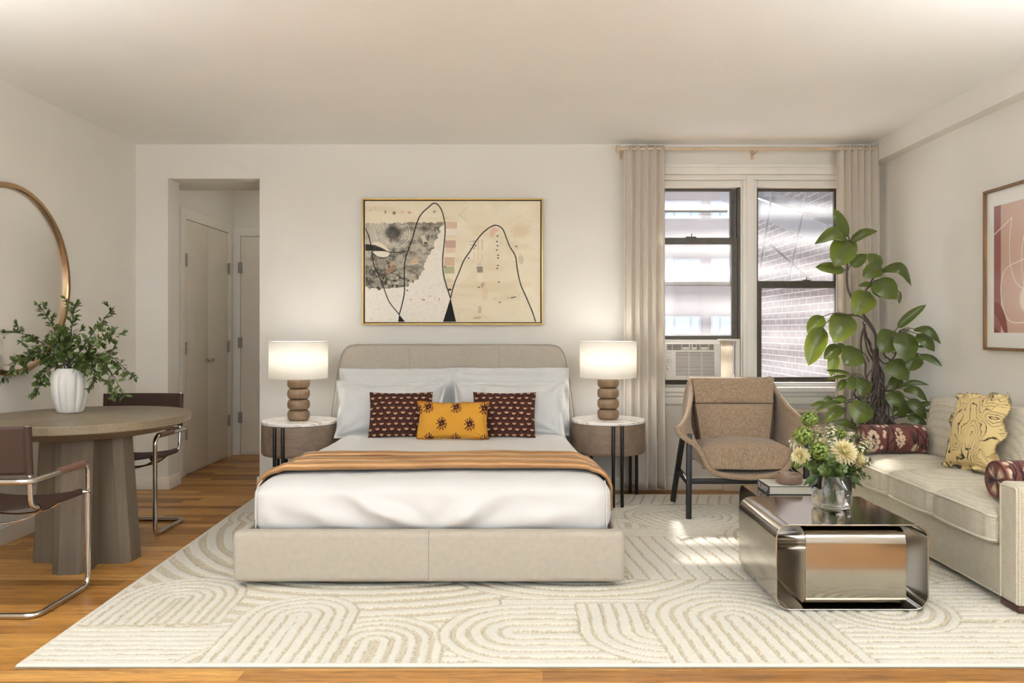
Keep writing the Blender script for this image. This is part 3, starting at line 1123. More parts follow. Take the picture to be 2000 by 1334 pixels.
b.tube([(hx(657), YH0 - 0.0004, hz(766)), (hx(1112), YH0 - 0.0004, hz(766))], 0.0016, 6)
obj('seam', b, M_bedseam, hb)

# duvet tucked over the mattress
DX0, DX1, DY0, DY1, DZ1 = -1.286, 0.424, 3.625, 5.5, 0.5


def edges(y):
    """the bed cover narrows toward the pillows"""
    t = max(0.0, min(1.0, (y - 3.75) / 1.5))
    return DX0 + 0.045 * t, DX1 - 0.108 * t


def duvet_disp(p):
    x, y, z = p
    x_raw = x
    n1 = noise.noise((x * 1.7, y * 1.9, 0.3)) * 0.010
    n2 = noise.noise((x * 5.0, y * 6.0, 1.7)) * 0.004
    top = max(0.0, min(1.0, (z - 0.42) / 0.08))
    # crown: the top sinks a little toward its edges
    ex = min(x - DX0, DX1 - x); ey = y - DY0
    cr_ = -0.018 * math.exp(-(ex / 0.10) ** 2) - 0.03 * math.exp(-(ey / 0.13) ** 2)
    z += top * (n1 + n2 + cr_)
    # slanting drag folds on the foot end
    if y < DY0 + 0.12:
        k = max(0.0, 1 - (y - DY0) / 0.12)
        c = (DX0 + DX1) / 2
        s = 1 if x > c else -1
        d = abs(x - c)
        hgt = max(0.0, min(1.0, (0.47 - z) / 0.12)) * (0.4 + 0.6 * max(0, min(1, (0.5 - z) / 0.22)))
        q = d * (15 + 1.5 * noise.noise((x * 2.1, 4.0, 0))) - z * 22 + noise.noise((x * 3.0, z * 3.0, 2.2)) * 2.6
        f = math.sin(q)
        f = (0.5 + 0.5 * f) ** 2.2 * (0.5 + 0.7 * noise.noise((x * 2.3, z * 2.0, 7.0)) + 0.25)
        f2 = math.sin(d * 23 - z * 30 + noise.noise((x * 5, z * 4, 9)) * 3)
        y -= k * hgt * max(0, min(1, (z - 0.258) / 0.07)) * (0.055 * f + 0.008 * f2) * min(1, ex / 0.06)
    # soft waves on the long sides
    if ex < 0.1:
        k = max(0.0, 1 - ex / 0.1) * max(0, min(1, (0.46 - z) / 0.15))
        w_ = noise.noise((y * 5.0, z * 3.0, 5.0)) * 0.012
        x += (w_ if x > -0.43 else -w_) * k * max(0, min(1, (z - 0.275) / 0.05))
    eL, eR = edges(y)
    x = eL + (x - DX0) / (DX1 - DX0) * (eR - eL)
    return (x, y, z)


dv = obj('duvet', MB().rbox((DX0, DY0, 0.219), (DX1, DY1, DZ1), 0.085, 9, (0.012, 0.024, 0.010), duvet_disp), M_white, loc=(-0.43, 4.5, 0.27),
         label='plain white duvet tucked over the mattress of the taupe bed', cat='duvet', smooth=180)
for x in (DX0 + 0.024, DX1 - 0.024):
    pts = [(x, DY0 + 0.014, 0.262), (x, DY0 + 0.014, 0.36), (x, DY0 + 0.022, 0.42), (x, DY0 + 0.05, 0.455), (x, DY0 + 0.1, 0.470)]
    obj('piping', MB().tube(cr(pts, 6), 0.003, 8), M_white, dv)

# satin throw across the foot, lying in flat pleats
rows = []
NY, NX = 120, 90
path = []
hw = (DX1 - DX0) / 2 + 0.010
xc = (DX0 + DX1) / 2
# cross line over the bed: down the left side, over, down the right side
def cross(u):
    s = (u - 0.5) * 2
    L = hw - 0.085 + 0.085 * PI / 2 + 0.09
    d = abs(s) * L
    sg = 1 if s > 0 else -1
    if d < hw - 0.085:
        ed = hw - d
        return (xc + sg * d, DZ1 + 0.006 - 0.016 * math.exp(-(ed / 0.10) ** 2), 0, 1)
    a = (d - (hw - 0.085)) / 0.085
    if a < PI / 2:
        return (xc + sg * (hw - 0.085 + 0.085 * math.sin(a)), DZ1 - 0.01 - 0.085 * (1 - math.cos(a)), sg * math.sin(a), math.cos(a))
    return (xc + sg * hw, DZ1 - 0.095 - (d - (hw - 0.085) - 0.085 * PI / 2), sg, 0)
# section along the bed: four flat pleats, each lip folded over the tail of the one before it
sec = []
pw = [0.170, 0.180, 0.195]
y_ = 0.0
for k in range(3):
    s_ = 1.2 - 0.08 * k
    w_ = pw[k]
    sec += [(y_ + .022, .004), (y_ + .002, .007), (y_ - .014, .018), (y_ - .009, .032 * s_), (y_ + .018, .037 * s_), (y_ + .055, .030 * s_), (y_ + .6 * w_, .020), (y_ + .85 * w_, .009), (y_ + w_ + .016, .0055)]
    y_ += w_
sec = [(p.x, p.y) for p in cr([(a_, b_, 0) for a_, b_ in sec], 4)]
YT0 = 3.795
for (dy, h0) in sec:
    row = []
    for i in range(NX + 1):
        u = i / NX
        X, Z, nx_, nz_ = cross(u)
        s = abs(u - 0.5) * 2
        v = dy / 0.545
        dyw = dy + 0.020 * noise.noise((X * 1.3, v * 1.6, 3.3)) * math.sin(PI * max(0, min(1, v))) + 0.010 * noise.noise((X * 1.5, 0.0, 8.0))
        h = h0 * (1 + 0.25 * noise.noise((X * 1.8, v * 3, 1.0))) + 0.0015 * noise.noise((X * 6, v * 14, 2.0)) + 0.001
        h *= 1 - 0.72 * max(0, min(1, (s - 0.72) / 0.2))
        h = max(h, 0.0035)
        Y = YT0 + dyw - 0.05 * max(0, s - 0.8) * (1 - v)
        tp = max(0, min(1, (Y - 3.75) / 1.5))
        X2 = X + (0.045 * tp) * max(0, (xc - X) / hw) - (0.108 * tp) * max(0, (X - xc) / hw)
        bump_ = noise.noise((X * 1.7, Y * 1.9, 0.3)) * 0.010 + noise.noise((X * 5.0, Y * 6.0, 1.7)) * 0.004
        row.append((X2 + nx_ * h, Y, Z + nz_ * h + bump_ * nz_))
    rows.append(row)
obj('throw_blanket', MB().grid(rows), M_satin, loc=(xc, 4.07, DZ1), label='caramel satin throw lying in flat pleats across the white duvet', cat='blanket', smooth=180, solid=0.003)


# ---------------------------------------------------------------- pillows and cushions
def pillow_mb(w, h, t, n=36, m=28, flange=0.0, pinch=0.05, wr=0.006, seed=0, sag=0.0, p=2.2, ruffle=None):
    """closed cushion: width on x, height on z (from 0), thickness on y; returns builder and (x, z, front?) of each point"""
    mb = MB(); info = []
    def coords(n):
        L = [-math.cos(PI * i / n) * 0.35 + 0.65 * (-1 + 2 * i / n) for i in range(n + 1)]
        if flange > 0:
            ff = [flange * q / 4 for q in (1, 2, 3, 4)]
            L = [-1 - f for f in ff[::-1]] + L + [1 + f for f in ff]
        return L
    us, vs = coords(n), coords(m)
    fh = flange * w / h if flange else 0
    vs = [(-1 - fh * (abs(v) - 1) / flange if v < -1 else 1 + fh * (abs(v) - 1) / flange if v > 1 else v) for v in vs]
    def pt(u, v, side):
        uu, vv = max(-1, min(1, u)), max(-1, min(1, v))
        b = (max(0, 1 - abs(uu) ** p)) ** 0.55 * (max(0, 1 - abs(vv) ** p)) ** 0.55
        x = u * w / 2 * (1 - pinch * (1 - vv * vv))
        z = v * h / 2 * (1 - pinch * 1.2 * (1 - uu * uu))
        nz = noise.noise((x * 7 + seed, z * 7, side * 3.1 + seed)) * wr * 2 + noise.noise((x * 22 + seed, z * 9, seed)) * wr * 0.6
        # creases running from the corners
        cx_, cz_ = abs(uu), abs(vv)
        ang = math.atan2(1 - cz_ + 1e-4, 1 - cx_ + 1e-4)
        rr = math.hypot(1 - cx_, 1 - cz_)
        cre = math.sin(ang * 9 + seed + (1 if u > 0 else 2)) * math.exp(-rr * 2.6) * wr * 1.6
        y = -side * (t / 2 * b + (nz + cre) * min(1, b * 2.5)) - side * 0.0015
        if flange and (abs(u) > 1 or abs(v) > 1):
            fk = min(1, max(abs(u) - 1, (abs(v) - 1) * flange / max(fh, 1e-6)) / flange * 2)
            y += fk * (0.014 * math.sin(x * 24 + z * 30 + seed) + 0.006 * math.sin(x * 71 - z * 50 + seed)) + 0.012 * fk
        if ruffle and (abs(u) > 1 or abs(v) > 1):
            k = max(abs(u) - 1, (abs(v) - 1) * flange / max(fh, 1e-6)) / flange
            ku = max(0, abs(u) - 1) / flange; kv = max(0, abs(v) - 1) / max(fh, 1e-6)
            cf = max(0, 1 - 2.2 * min(ku, kv))
            ku *= cf; kv *= cf
            y += ruffle * (ku * math.sin(v * 7.2 + seed) + kv * math.sin(u * 7.2 + 1.3 * seed))
            x += math.copysign(0.012 * ku * math.cos(v * 7.2 + seed), u); z += math.copysign(0.012 * kv * math.cos(u * 7.2 + 1.3 * seed), v)
        z -= sag * (1 - uu * uu) * (1 if v > 0 else 0) * max(0, vv)
        return (x, y, z + h / 2)
    for side in (1, -1):
        rows = []
        for v in vs:
            row = [pt(u, v, side) for u in (us if side == 1 else us[::-1])]
            rows.append(row)
            info += [(q[0], q[2], side) for q in row]
        mb.grid(rows)
    # stitch rim
    N, Mv = len(us), len(vs)
    A = lambda i, j: j * N + i
    B = lambda i, j: N * Mv + j * N + (N - 1 - i)
    for i in range(N - 1):
        mb.f.append((A(i, 0), B(i, 0), B(i + 1, 0), A(i + 1, 0)))
        mb.f.append((A(i + 1, Mv - 1), B(i + 1, Mv - 1), B(i, Mv - 1), A(i, Mv - 1)))
    for j in range(Mv - 1):
        mb.f.append((A(0, j + 1), B(0, j + 1), B(0, j), A(0, j)))
        mb.f.append((A(N - 1, j), B(N - 1, j), B(N - 1, j + 1), A(N - 1, j + 1)))
    return mb, info


def place(mb, loc, tilt=0, turn=0, roll=0):
    return mb.xf(Matrix.Translation(loc) @ Matrix.Rotation(R(turn), 4, 'Z') @ Matrix.Rotation(R(-tilt), 4, 'X') @ Matrix.Rotation(R(roll), 4, 'Y'))


def pill(name, label, cat, group, size, loc, tilt, turn=0, m=None, roll=0, **kw):
    mb, info = pillow_mb(*size, **kw)
    place(mb, loc, tilt, turn, roll)
    return obj(name, mb, m, loc=loc, label=label, cat=cat, group=group, smooth=180), info


ZB = DZ1 - 0.006
pill('pillow', 'white pillow upright against the headboard behind the other, nearer the hall doorway', 'pillow', 'white pillows on the bed', (0.765, 0.40, 0.13), (-0.885, 5.425, ZB), 7, m=M_pillow, flange=0.10, pinch=0.01, wr=0.008, seed=1, n=40)
pill('pillow', 'white pillow upright against the headboard behind the other, nearer the windows', 'pillow', 'white pillows on the bed', (0.80, 0.405, 0.13), (-0.105, 5.42, ZB), 7, m=M_pillow, flange=0.10, pinch=0.01, wr=0.008, seed=4, n=40)
pill('pillow', 'front white pillow with creased flanges, nearer the hall doorway', 'pillow', 'white pillows on the bed', (0.70, 0.345, 0.19), (-0.90, 5.21, ZB), 14, m=M_pillow, flange=0.07, pinch=0.05, wr=0.016, seed=2, n=44, turn=2)
pill('pillow', 'front white pillow with creased flanges, nearer the windows', 'pillow', 'white pillows on the bed', (0.72, 0.345, 0.19), (-0.095, 5.21, ZB), 14, m=M_pillow, flange=0.07, pinch=0.05, wr=0.016, seed=6, n=44, turn=-2)

M_attrcloth = attr_mat('patterned_cushion_cloth', 0.85, 0.25, 350, 0.05, 0.2)


def burgundy(name, label, loc, tilt, turn, seed):
    w, h = 0.42, 0.305
    mb, info = pillow_mb(w, h, 0.13, n=150, m=110, pinch=0.045, wr=0.004, seed=seed)
    a = np.array(info)
    x, z = a[:, 0], a[:, 1]
    cv = Canvas(x, z, (70, 36, 30))
    cv.put(fbm(x * 60, z * 60) , (52, 26, 24), 0.5)
    dx, dz = 0.0475, 0.0345
    row = np.floor(z / dz); zz = z - (row + 0.5) * dz
    off = np.where(row % 2 == 0, 0.0, dx * 0.45) + 0.006 * np.sin(row * 1.7)
    col = np.floor((x + off) / dx); xx = x + off - (col + 0.5) * dx
    jit = 0.002 * np.sin(row * 5.1 + col * 3.3)
    zz = zz - jit
    sh = (np.hypot(xx / 0.0165, (zz + 0.004) / 0.016) < 1) & (zz < -0.001)
    cv.put(sh, (32, 18, 18), 0.8)
    bowl = (np.hypot(xx / 0.0125, (zz - 0.005) / 0.0125) < 1) & (zz < 0.005)
    cv.put(bowl, (206, 168, 128))
    cv.put(bowl & (zz < 0.0015) & (np.hypot(xx / 0.0085, (zz - 0.003) / 0.0075) < 1), (176, 134, 98))
    cv.put(bowl & (np.abs(np.mod(xx + 0.0025, 0.005) - 0.0025) < 0.0008) & (zz < 0.002), (110, 70, 54), 0.8)
    rim = (np.abs(x) > w / 2 * 0.985)
    cv.put(rim, (96, 52, 40), 0.6)
    place(mb, loc, tilt, turn)
    return obj(name, mb, M_attrcloth, loc=loc, label=label, cat='cushion', group='burgundy cushions on the bed', smooth=180, colors=cv.c)


burgundy('cushion', 'burgundy cushion with rows of cream bowls, behind the mustard cushion, nearer the hall doorway', (-0.80, 5.03, ZB), 15, 3, 3)
burgundy('cushion', 'burgundy cushion with rows of cream bowls, behind the mustard cushion, nearer the windows', (-0.122, 5.03, ZB), 15, -3, 8)


def sprig(cv, cx_, cz_, s, flip=1):
    dk = (84, 30, 30); dk2 = (58, 22, 26)
    f = flip
    for (dx, dz, r_) in ((0, 0, .30), (-.28, .22, .20), (.22, .28, .22), (.05, .42, .18), (-.18, -.18, .2), (.24, -.05, .2)):
        cv.ell(cx_ + f * dx * s, cz_ + dz * s, r_ * s, r_ * s * .95, dk2)
    cv.ell(cx_ + f * .02 * s, cz_ - .02 * s, .09 * s, .09 * s, (176, 116, 40))
    for (dx, dz, a, l) in ((-.5, .42, 2.3, .2), (.5, .4, .8, .2), (0.02, .78, 1.6, .24), (-.62, .02, 3.0, .16), (.6, .02, .2, .18), (-.5, -.5, 3.9, .24), (-.2, -.66, 4.3, .24), (.2, -.64, 5.0, .24), (.5, -.46, 5.5, .24), (.62, -.22, 5.9, .18), (-.3, .66, 2.0, .14), (.3, .66, 1.1, .14)):
        cv.ell(cx_ + f * dx * s, cz_ + dz * s, l * s, .085 * s, dk, ang=a if f > 0 else PI - a)
    cv.line([(cx_, cz_ - .1 * s), (cx_ + f * .06 * s, cz_ - .85 * s)], .035 * s, dk)
    cv.line([(cx_, cz_ - .3 * s), (cx_ - f * .5 * s, cz_ - .52 * s)], .03 * s, dk)
    cv.line([(cx_, cz_ - .3 * s), (cx_ + f * .52 * s, cz_ - .46 * s)], .03 * s, dk)
    cv.line([(cx_, cz_ + .3 * s), (cx_, cz_ + .8 * s)], .025 * s, dk)
    cv.line([(cx_ - f * .2 * s, cz_ + .2 * s), (cx_ - f * .6 * s, cz_ + .5 * s)], .025 * s, dk)
    cv.line([(cx_ + f * .2 * s, cz_ + .2 * s), (cx_ + f * .6 * s, cz_ + .48 * s)], .025 * s, dk)


w, h = 0.45, 0.235
mb, info = pillow_mb(w, h, 0.13, n=190, m=110, flange=0.045, pinch=0.07, wr=0.004, seed=12)
a = np.array(info); x, z = a[:, 0], a[:, 1]
cv = Canvas(x, z, (192, 136, 44))
cv.put(fbm(x * 14, z * 14), (206, 152, 58), 0.7)
for (px, py) in ((837, 796), (890, 797), (943, 798), (864, 828), (916, 829), (840, 856), (890, 857), (944, 858), (816, 800)):
    sprig(cv, (px - 883) / 300.0 * 1.02, (855 - py) / 288.0 - 0.006, 0.046, 1)
edge = (np.abs(x) > w / 2 * 0.99) | (z > h * 0.985) | (z < h * 0.015)
cv.put(edge & (fbm(x * 90, z * 90) > 0.2), (150, 92, 26), 0.8)
loc = (-0.448, 4.915, ZB + 0.012)
place(mb, loc, 15, 0)
obj('cushion', mb, M_attrcloth, loc=loc, label='mustard lumbar cushion with dark red flower sprigs, front and centre on the bed', cat='cushion', smooth=180, colors=cv.c)


LAMP_W = 2.6
# ---------------------------------------------------------------- bedside tables and lamps
def nightstand(label, x, y, legs):
    t = thing('nightstand', label, 'bedside table', (0, 0, 0), 'round bedside tables')
    H, r_ = 0.577, 0.2565
    body = MB().lathe([(0.02, 0.345), (r_ - 0.03, 0.345), (r_ - 0.008, 0.350), (r_ - 0.001, 0.362), (r_, 0.38), (r_, H - 0.021)], n=72)
    obj('drum', body, M_ntwood, t)
    obj('marble_top', MB().lathe([(r_ - 0.003, H - 0.020), (r_ + 0.001, H - 0.018), (r_ + 0.001, H - 0.003), (r_ - 0.002, H), (0.01, H)], n=72), M_marble, t)
    for a in legs:
        for d in (-6.6, 6.6):
            q = R(a + d)
            px, py = (r_ + 0.009) * math.cos(q), (r_ + 0.009) * math.sin(q)
            obj('leg', MB().lathe([(0.0105, 0.0145), (0.0115, 0.0175), (0.0115, H - 0.026), (0.0105, H - 0.022)], (px, py, 0), 16), M_blackmetal, t)
    t.location = (x, y, 0); WO[t.name] = Vector((x, y, 0))
    return t


NL = (P(586, 818, 5.33).x, 5.33)
NR = (P(1188, 818, 5.40).x, 5.40)
nightstand('round oak bedside table with marble top between the bed and the hall doorway', NL[0], NL[1], (255, 52, 134))
nightstand('round oak bedside table with marble top between the bed and the curtain', NR[0], NR[1], (277.5, 40, 118))


def lamp(label, x, y, seed):
    t = thing('table_lamp', label, 'lamp', (0, 0, 0), 'bedside lamps')
    bh = 0.0735
    for i in range(4):
        z0 = i * bh
        prof = []
        for k in range(15):
            a = -PI / 2 + PI * k / 14
            c, s = math.cos(a), math.sin(a)
            prof.append((0.048 + 0.028 * (abs(c) ** 0.75), z0 + bh / 2 + math.copysign(abs(s) ** 0.8, s) * (bh / 2 - 0.0008)))
        obj('base_disc', MB().lathe(prof, n=40), M_lampwood, t)
    obj('rod', MB().tube([(0, 0, 4 * bh - 0.002), (0, 0, 0.44)], 0.006, 10), M_brass, t)
    z0, z1, r_ = 0.292, 0.545, 0.197
    sh = MB().lathe([(r_, z0), (r_, z1)], n=64, caps=False)
    so_ = obj('shade', sh, M_shade, t, smooth=180, solid=0.002)
    hm = MB().tube([(r_ * math.cos(2 * PI * k / 64), r_ * math.sin(2 * PI * k / 64), z0 + 0.002) for k in range(64)], 0.0026, 6, closed=True)
    obj('hem', hm, M_shade, so_)
    hm = MB().tube([(r_ * math.cos(2 * PI * k / 64), r_ * math.sin(2 * PI * k / 64), z1 - 0.002) for k in range(64)], 0.0026, 6, closed=True)
    obj('hem', hm, M_shade, so_)
    sp_ = MB()
    for k in range(3):
        a = 2 * PI * k / 3
        sp_.tube([(0, 0, z1 - 0.03), (r_ * math.cos(a), r_ * math.sin(a), z1 - 0.012)], 0.002, 6)
    obj('spider', sp_, M_brass, t)
    t.location = (x, y, 0.577)
    for hz_ in (0.34, 0.42, 0.50):
        l = bpy.data.lights.new('lamp_bulb', 'POINT')
        l.energy = LAMP_W / 3; l.color = (1.0, 0.98, 0.95); l.shadow_soft_size = 0.07
        lo = bpy.data.objects.new('lamp_bulb', l)
        lo.location = (x, y, 0.577 + hz_)
        COL.objects.link(lo)
    return t



lamp('white drum-shade lamp with stacked wooden discs, by the hall doorway side of the bed', NL[0] - 0.007, NL[1] - 0.01, 1)
lamp('white drum-shade lamp with stacked wooden discs, by the curtain side of the bed', NR[0] - 0.003, NR[1] - 0.02, 2)
# ---------------------------------------------------------------- painting over the bed
M_paint = attr_mat('painted_canvas', 0.75, 0.25, 120, 0, 0.3)
M_linerd = mat('frame_shadow_gap', (92, 62, 30), 0.6)
sp_ = F / 5.75
pxl = lambda px: (px - CX) / sp_
pzl = lambda py: EYE - (py - CY) / sp_
fx0, fx1, fz0, fz1 = pxl(708), pxl(1060), pzl(634), pzl(388)
pt_ = thing('painting', 'wide abstract painting of looping black lines in a thin gold frame above the bed', 'painting', ((fx0 + fx1) / 2, 5.785, fz0))
mb = MB()
frame_bars(mb, fx0, fx1, fz0, fz1, 0.009, 0.009, 0.009, 0.009, 5.738, 5.784, 0.001)
obj('frame', mb, M_gold, pt_)
mb = MB()
frame_bars(mb, fx0 + 0.009, fx1 - 0.009, fz0 + 0.009, fz1 - 0.009, 0.011, 0.011, 0.011, 0.011, 5.765, 5.784, 0)
obj('frame_liner', mb, M_linerd, pt_)
gx0, gx1, gz0, gz1 = fx0 + 0.018, fx1 - 0.018, fz0 + 0.018, fz1 - 0.018
NX, NZ = 520, 360
u = np.linspace(0, 1, NX); v = np.linspace(0, 1, NZ)
U, V = np.meshgrid(u, v)
cxp = 105 + U.ravel() * 1640; cyp = 1238 - V.ravel() * 1135
mb = MB()
mb.grid([[(gx0 + (gx1 - gx0) * a, 5.752, gz0 + (gz1 - gz0) * b) for a in u] for b in v])
cv = Canvas(cxp, cyp, (230, 219, 193))
n1 = fbm(cxp / 160, cyp / 160); n2 = fbm(cxp / 30, cyp / 30); n3 = fbm(cxp / 9, cyp / 9)
cv.put(sstep(0.35, 0.75, n1), (236, 227, 204), 0.9)
cv.put(sstep(0.5, 0.8, fbm(cxp / 300 + 5, cyp / 90)), (214, 197, 162), 0.5)
# pale ground lower left
pale = inpoly(cxp + 26 * (n2 - .5), cyp + 26 * (n2 - .5), [(100, 930), (500, 900), (620, 800), (840, 320), (860, 430), (830, 760), (905, 1010), (860, 1240), (100, 1240)])
cv.put(pale, (236, 231, 220), 0.92)
cv.put(pale & (n3 > 0.62), (210, 200, 184), 0.4)
cv.put(inpoly(cxp, cyp, [(905, 1010), (1150, 700), (1350, 350), (1500, 600), (1690, 1240), (950, 1240)]), (222, 208, 178), 0.35)
# dark worked wedge
wx_ = cxp + 40 * (n2 - .5); wy_ = cyp + 40 * (n2 - .5)
ins = inpoly(wx_, wy_, [(90, 318), (838, 300), (780, 440), (690, 660), (600, 830), (480, 910), (250, 930), (90, 910)])
dk = sstep(0.30, 0.72, fbm(cxp / 60 + 3, cyp / 40 + 8, 5))
tex = fbm(cxp / 14, cyp / 22, 4)
low = sstep(420, 860, cyp) * sstep(640, 300, cxp)
tone = np.clip(0.22 + 0.55 * dk + 0.35 * (tex - .5) + 0.32 * low + 0.3 * sstep(480, 700, cxp) * sstep(560, 320, cyp) * 0.7, 0, 1)
tone *= np.where((cxp < 330) & (cyp < 520), 0.45, 1.0)
cv.put(ins, (196, 188, 172), 0.85)
cv.put(ins * tone, (58, 54, 48), 0.95)
cv.put(ins & (tex > 0.66), (206, 198, 182), 0.6)
cv.put(ins & (cyp < 330) & (cxp > 420), (110, 98, 82), 0.5)
rr_ = np.hypot((cxp - 365) / 75, (cyp - 400) / 65)
cv.put(np.exp(-np.maximum(rr_ - .7, 0) ** 2 / .12) * (0.75 + .25 * n3), (52, 50, 46), 0.92)
for q in (1.5, 1.8, 2.15):
    cv.put((np.abs(rr_ - q + .2 * (n3 - .5)) < 0.05) & (n3 > 0.45), (228, 222, 208), 0.7)
cv.poly(crp([(160, 520), (190, 488), (250, 492), (300, 530), (345, 580), (300, 570), (240, 545)], 6), (226, 216, 194))
cv.poly([(105, 505), (200, 515), (270, 545), (320, 575), (105, 565)], (38, 34, 32), 0.95)
cv.poly(crp([(180, 575), (260, 572), (345, 592), (310, 625), (240, 625), (195, 600)], 6), (228, 222, 206))
cv.line(crp([(180, 600), (240, 632), (310, 630), (348, 592)]), 3, (40, 36, 34))
cv.line(crp([(320, 578), (400, 584), (490, 572)]), 5, (60, 54, 48))
for k in range(5):
    cv.line([(108, 580 + k * 11), (170 - k * 4, 574 + k * 13)], 2.2, (230, 224, 210))
for k in range(9):
    cv.line([(220 + k * 9, 650), (240 + k * 11, 740)], 2.5, (196, 188, 172), 0.7)
for (q, col) in (([(622, 432), (665, 415), (690, 490), (655, 505)], (212, 202, 182)), ([(530, 510), (590, 510), (580, 575), (530, 570)], (180, 170, 150)), ([(520, 672), (570, 636), (618, 646), (598, 694), (540, 690)], (214, 194, 160)),
                 ([(290, 760), (370, 690), (400, 730), (320, 800)], (156, 124, 104)), ([(330, 700), (372, 662), (384, 690), (345, 718)], (186, 158, 128))):
    cv.poly(q, col, 0.9)
for k in range(3):
    cv.line([(500, 650 + 14 * k), (610, 646 + 15 * k)], 1.8, (120, 104, 84))
cv.ell(672, 495, 16, 8, (30, 28, 28), 0.4)
for k in range(26):
    a = random.uniform(260, 560); b = random.uniform(820, 900)
    cv.ell(a, b, random.uniform(8, 24), random.uniform(5, 12), random.choice([(24, 22, 22), (30, 28, 28), (200, 190, 172)]), random.uniform(0, 3), 0.75)
# column of patches
for (y0_, y1_, col) in ((298, 362, (212, 184, 158)), (366, 418, (232, 226, 210)), (470, 540, (196, 160, 142)), (545, 588, (222, 198, 172)), (590, 626, (234, 226, 210)), (628, 708, (208, 178, 146)), (715, 780, (172, 174, 132)), (880, 925, (222, 206, 182))):
    cv.rect(852 - (y0_ > 580) * 10 + 3, y0_, 965 - (y0_ - 298) * .06, y1_, col, 0.92)
cv.rect(850, 425, 960, 466, (222, 208, 178), 0.5)
cv.ell(885, 850, 45, 22, (214, 190, 152), 0, .6)
# marks
for (a, b) in ((1345, 430), (1340, 482), (1345, 522), (1338, 562), (1350, 610), (1350, 636), (1348, 706), (1342, 734), (1357, 862), (1140, 520), (1170, 910), (502, 940), (853, 718), (898, 932), (1075, 636), (1366, 1052), (1520, 528)):
    cv.ell(a, b, 9, 6, (34, 32, 32), random.uniform(-.6, .6), 0.95, 0.3)
cv.rect(884, 922, 912, 942, (44, 40, 38))
for k in range(5):
    cv.line([(1156 + k * 11, 718), (1160 + k * 11, 770)], 3.2, (44, 40, 40))
for k in range(3):
    cv.line([(1125 + k * 38, 465), (1125 + k * 39, 560)], 4, (206, 160, 140), 0.8)
    cv.line([(1085, 482 + k * 32), (1140, 478 + k * 32)], 3.5, (150, 146, 140), 0.7)
    cv.line([(1126 + k * 36, 590), (1128 + k * 36, 650)], 3.5, (222, 186, 146), 0.8)
    cv.line([(1168 + k * 11, 1090), (1168 + k * 11, 1150)], 3.5, (176, 150, 136), 0.8)
cv.ell(1300, 390, 26, 50, (222, 180, 160), 0.3, 0.7); cv.ell(1330, 372, 34, 18, (220, 182, 162), 0, .7)
cv.ell(1180, 694, 18, 10, (222, 186, 156), 0, .8); cv.rect(1148, 790, 1212, 850, (236, 226, 206), 0.8)
cv.ell(1205, 890, 16, 28, (150, 128, 112), 0.4, .6); cv.ell(1155, 1196, 40, 9, (190, 156, 138), -.1, .8); cv.ell(1225, 960, 30, 80, (214, 190, 156), 0, .4)
cv.ell(1560, 380, 80, 60, (210, 182, 146), 0, 0.4, .5)
for (a, b, r1, r2, col) in ((378, 215, 16, 16, (110, 106, 70)), (452, 206, 26, 14, (224, 196, 172)), (520, 210, 18, 12, (200, 150, 136)), (585, 208, 18, 14, (236, 228, 212)), (755, 202, 16, 12, (150, 150, 150)), (296, 206, 8, 16, (120, 114, 100)), (155, 190, 10, 10, (196, 190, 176)), (652, 1028, 16, 9, (200, 150, 110)), (534, 1024, 7, 7, (150, 140, 80)), (712, 994, 14, 5, (196, 150, 130)), (800, 1024, 5, 12, (120, 118, 116)), (1490, 1006, 32, 6, (80, 76, 74)), (1440, 1010, 4, 8, (90, 84, 80)), (1565, 650, 26, 44, (206, 194, 170))):
    cv.ell(a, b, r1, r2, col, random.uniform(-.4, .4), 0.85, .3)
for k in range(70):
    a, b = random.uniform(150, 1720), random.uniform(130, 1200)
    q = random.uniform(0, 3.1); l = random.uniform(6, 34)
    cv.line([(a, b), (a + l * math.cos(q), b + l * math.sin(q))], random.uniform(0.8, 2.0), random.choice([(130, 118, 96), (96, 90, 80), (236, 228, 210)]), 0.55)
cv.line([(985, 230), (1062, 160)], 1.6, (140, 126, 100), .7); cv.line([(985, 230), (1062, 288)], 1.6, (140, 126, 100), .7)
# long black loops
bl = (28, 26, 26)
L1 = crp([(106, 350), (140, 430), (165, 540), (185, 690), (225, 780), (265, 870), (300, 970), (340, 1060), (425, 1165)], 8)
L2 = crp([(425, 1168), (452, 1070), (474, 960), (474, 840), (478, 680), (510, 560), (550, 450), (590, 310), (630, 228), (700, 160), (752, 123), (800, 152), (836, 230), (855, 360), (846, 500), (832, 640), (838, 780), (868, 900), (905, 1012)], 8)
L3 = crp([(905, 1012), (940, 880), (985, 770), (1030, 660), (1090, 570), (1150, 470), (1230, 380), (1320, 330), (1390, 362), (1428, 450), (1460, 530), (1512, 620), (1530, 740), (1560, 880), (1620, 1020), (1670, 1140), (1700, 1232)], 8)
for L, w_ in ((L1, 4.6), (L2, 5.4), (L3, 5.2)):
    d = dpoly(cxp, cyp, L)
    cv.put(1 - sstep(w_ * .6, w_ * 1.5, d + 2.5 * (n3 - .5)), bl)
cv.poly([(424, 1165), (415, 1238), (484, 1238)], bl); cv.poly([(905, 1010), (834, 1238), (958, 1238)], (26, 25, 24))
# deckle of bare canvas
e = np.minimum(np.minimum(cxp - 105, 1745 - cxp), np.minimum(cyp - 103, 1238 - cyp))
cv.put(e < 5, (236, 230, 214), .6)
obj('canvas', mb, M_paint, pt_, smooth=0, colors=cv.c)

# ---------------------------------------------------------------- round mirror on the left wall
def mirror_mat():
    k = NT('silvered_glass')
    k.b.inputs['Base Color'].default_value = (0.95, 0.93, 0.90, 1)
    k.b.inputs['Metallic'].default_value = 1.0
    k.b.inputs['Roughness'].default_value = 0.36
    return k.m


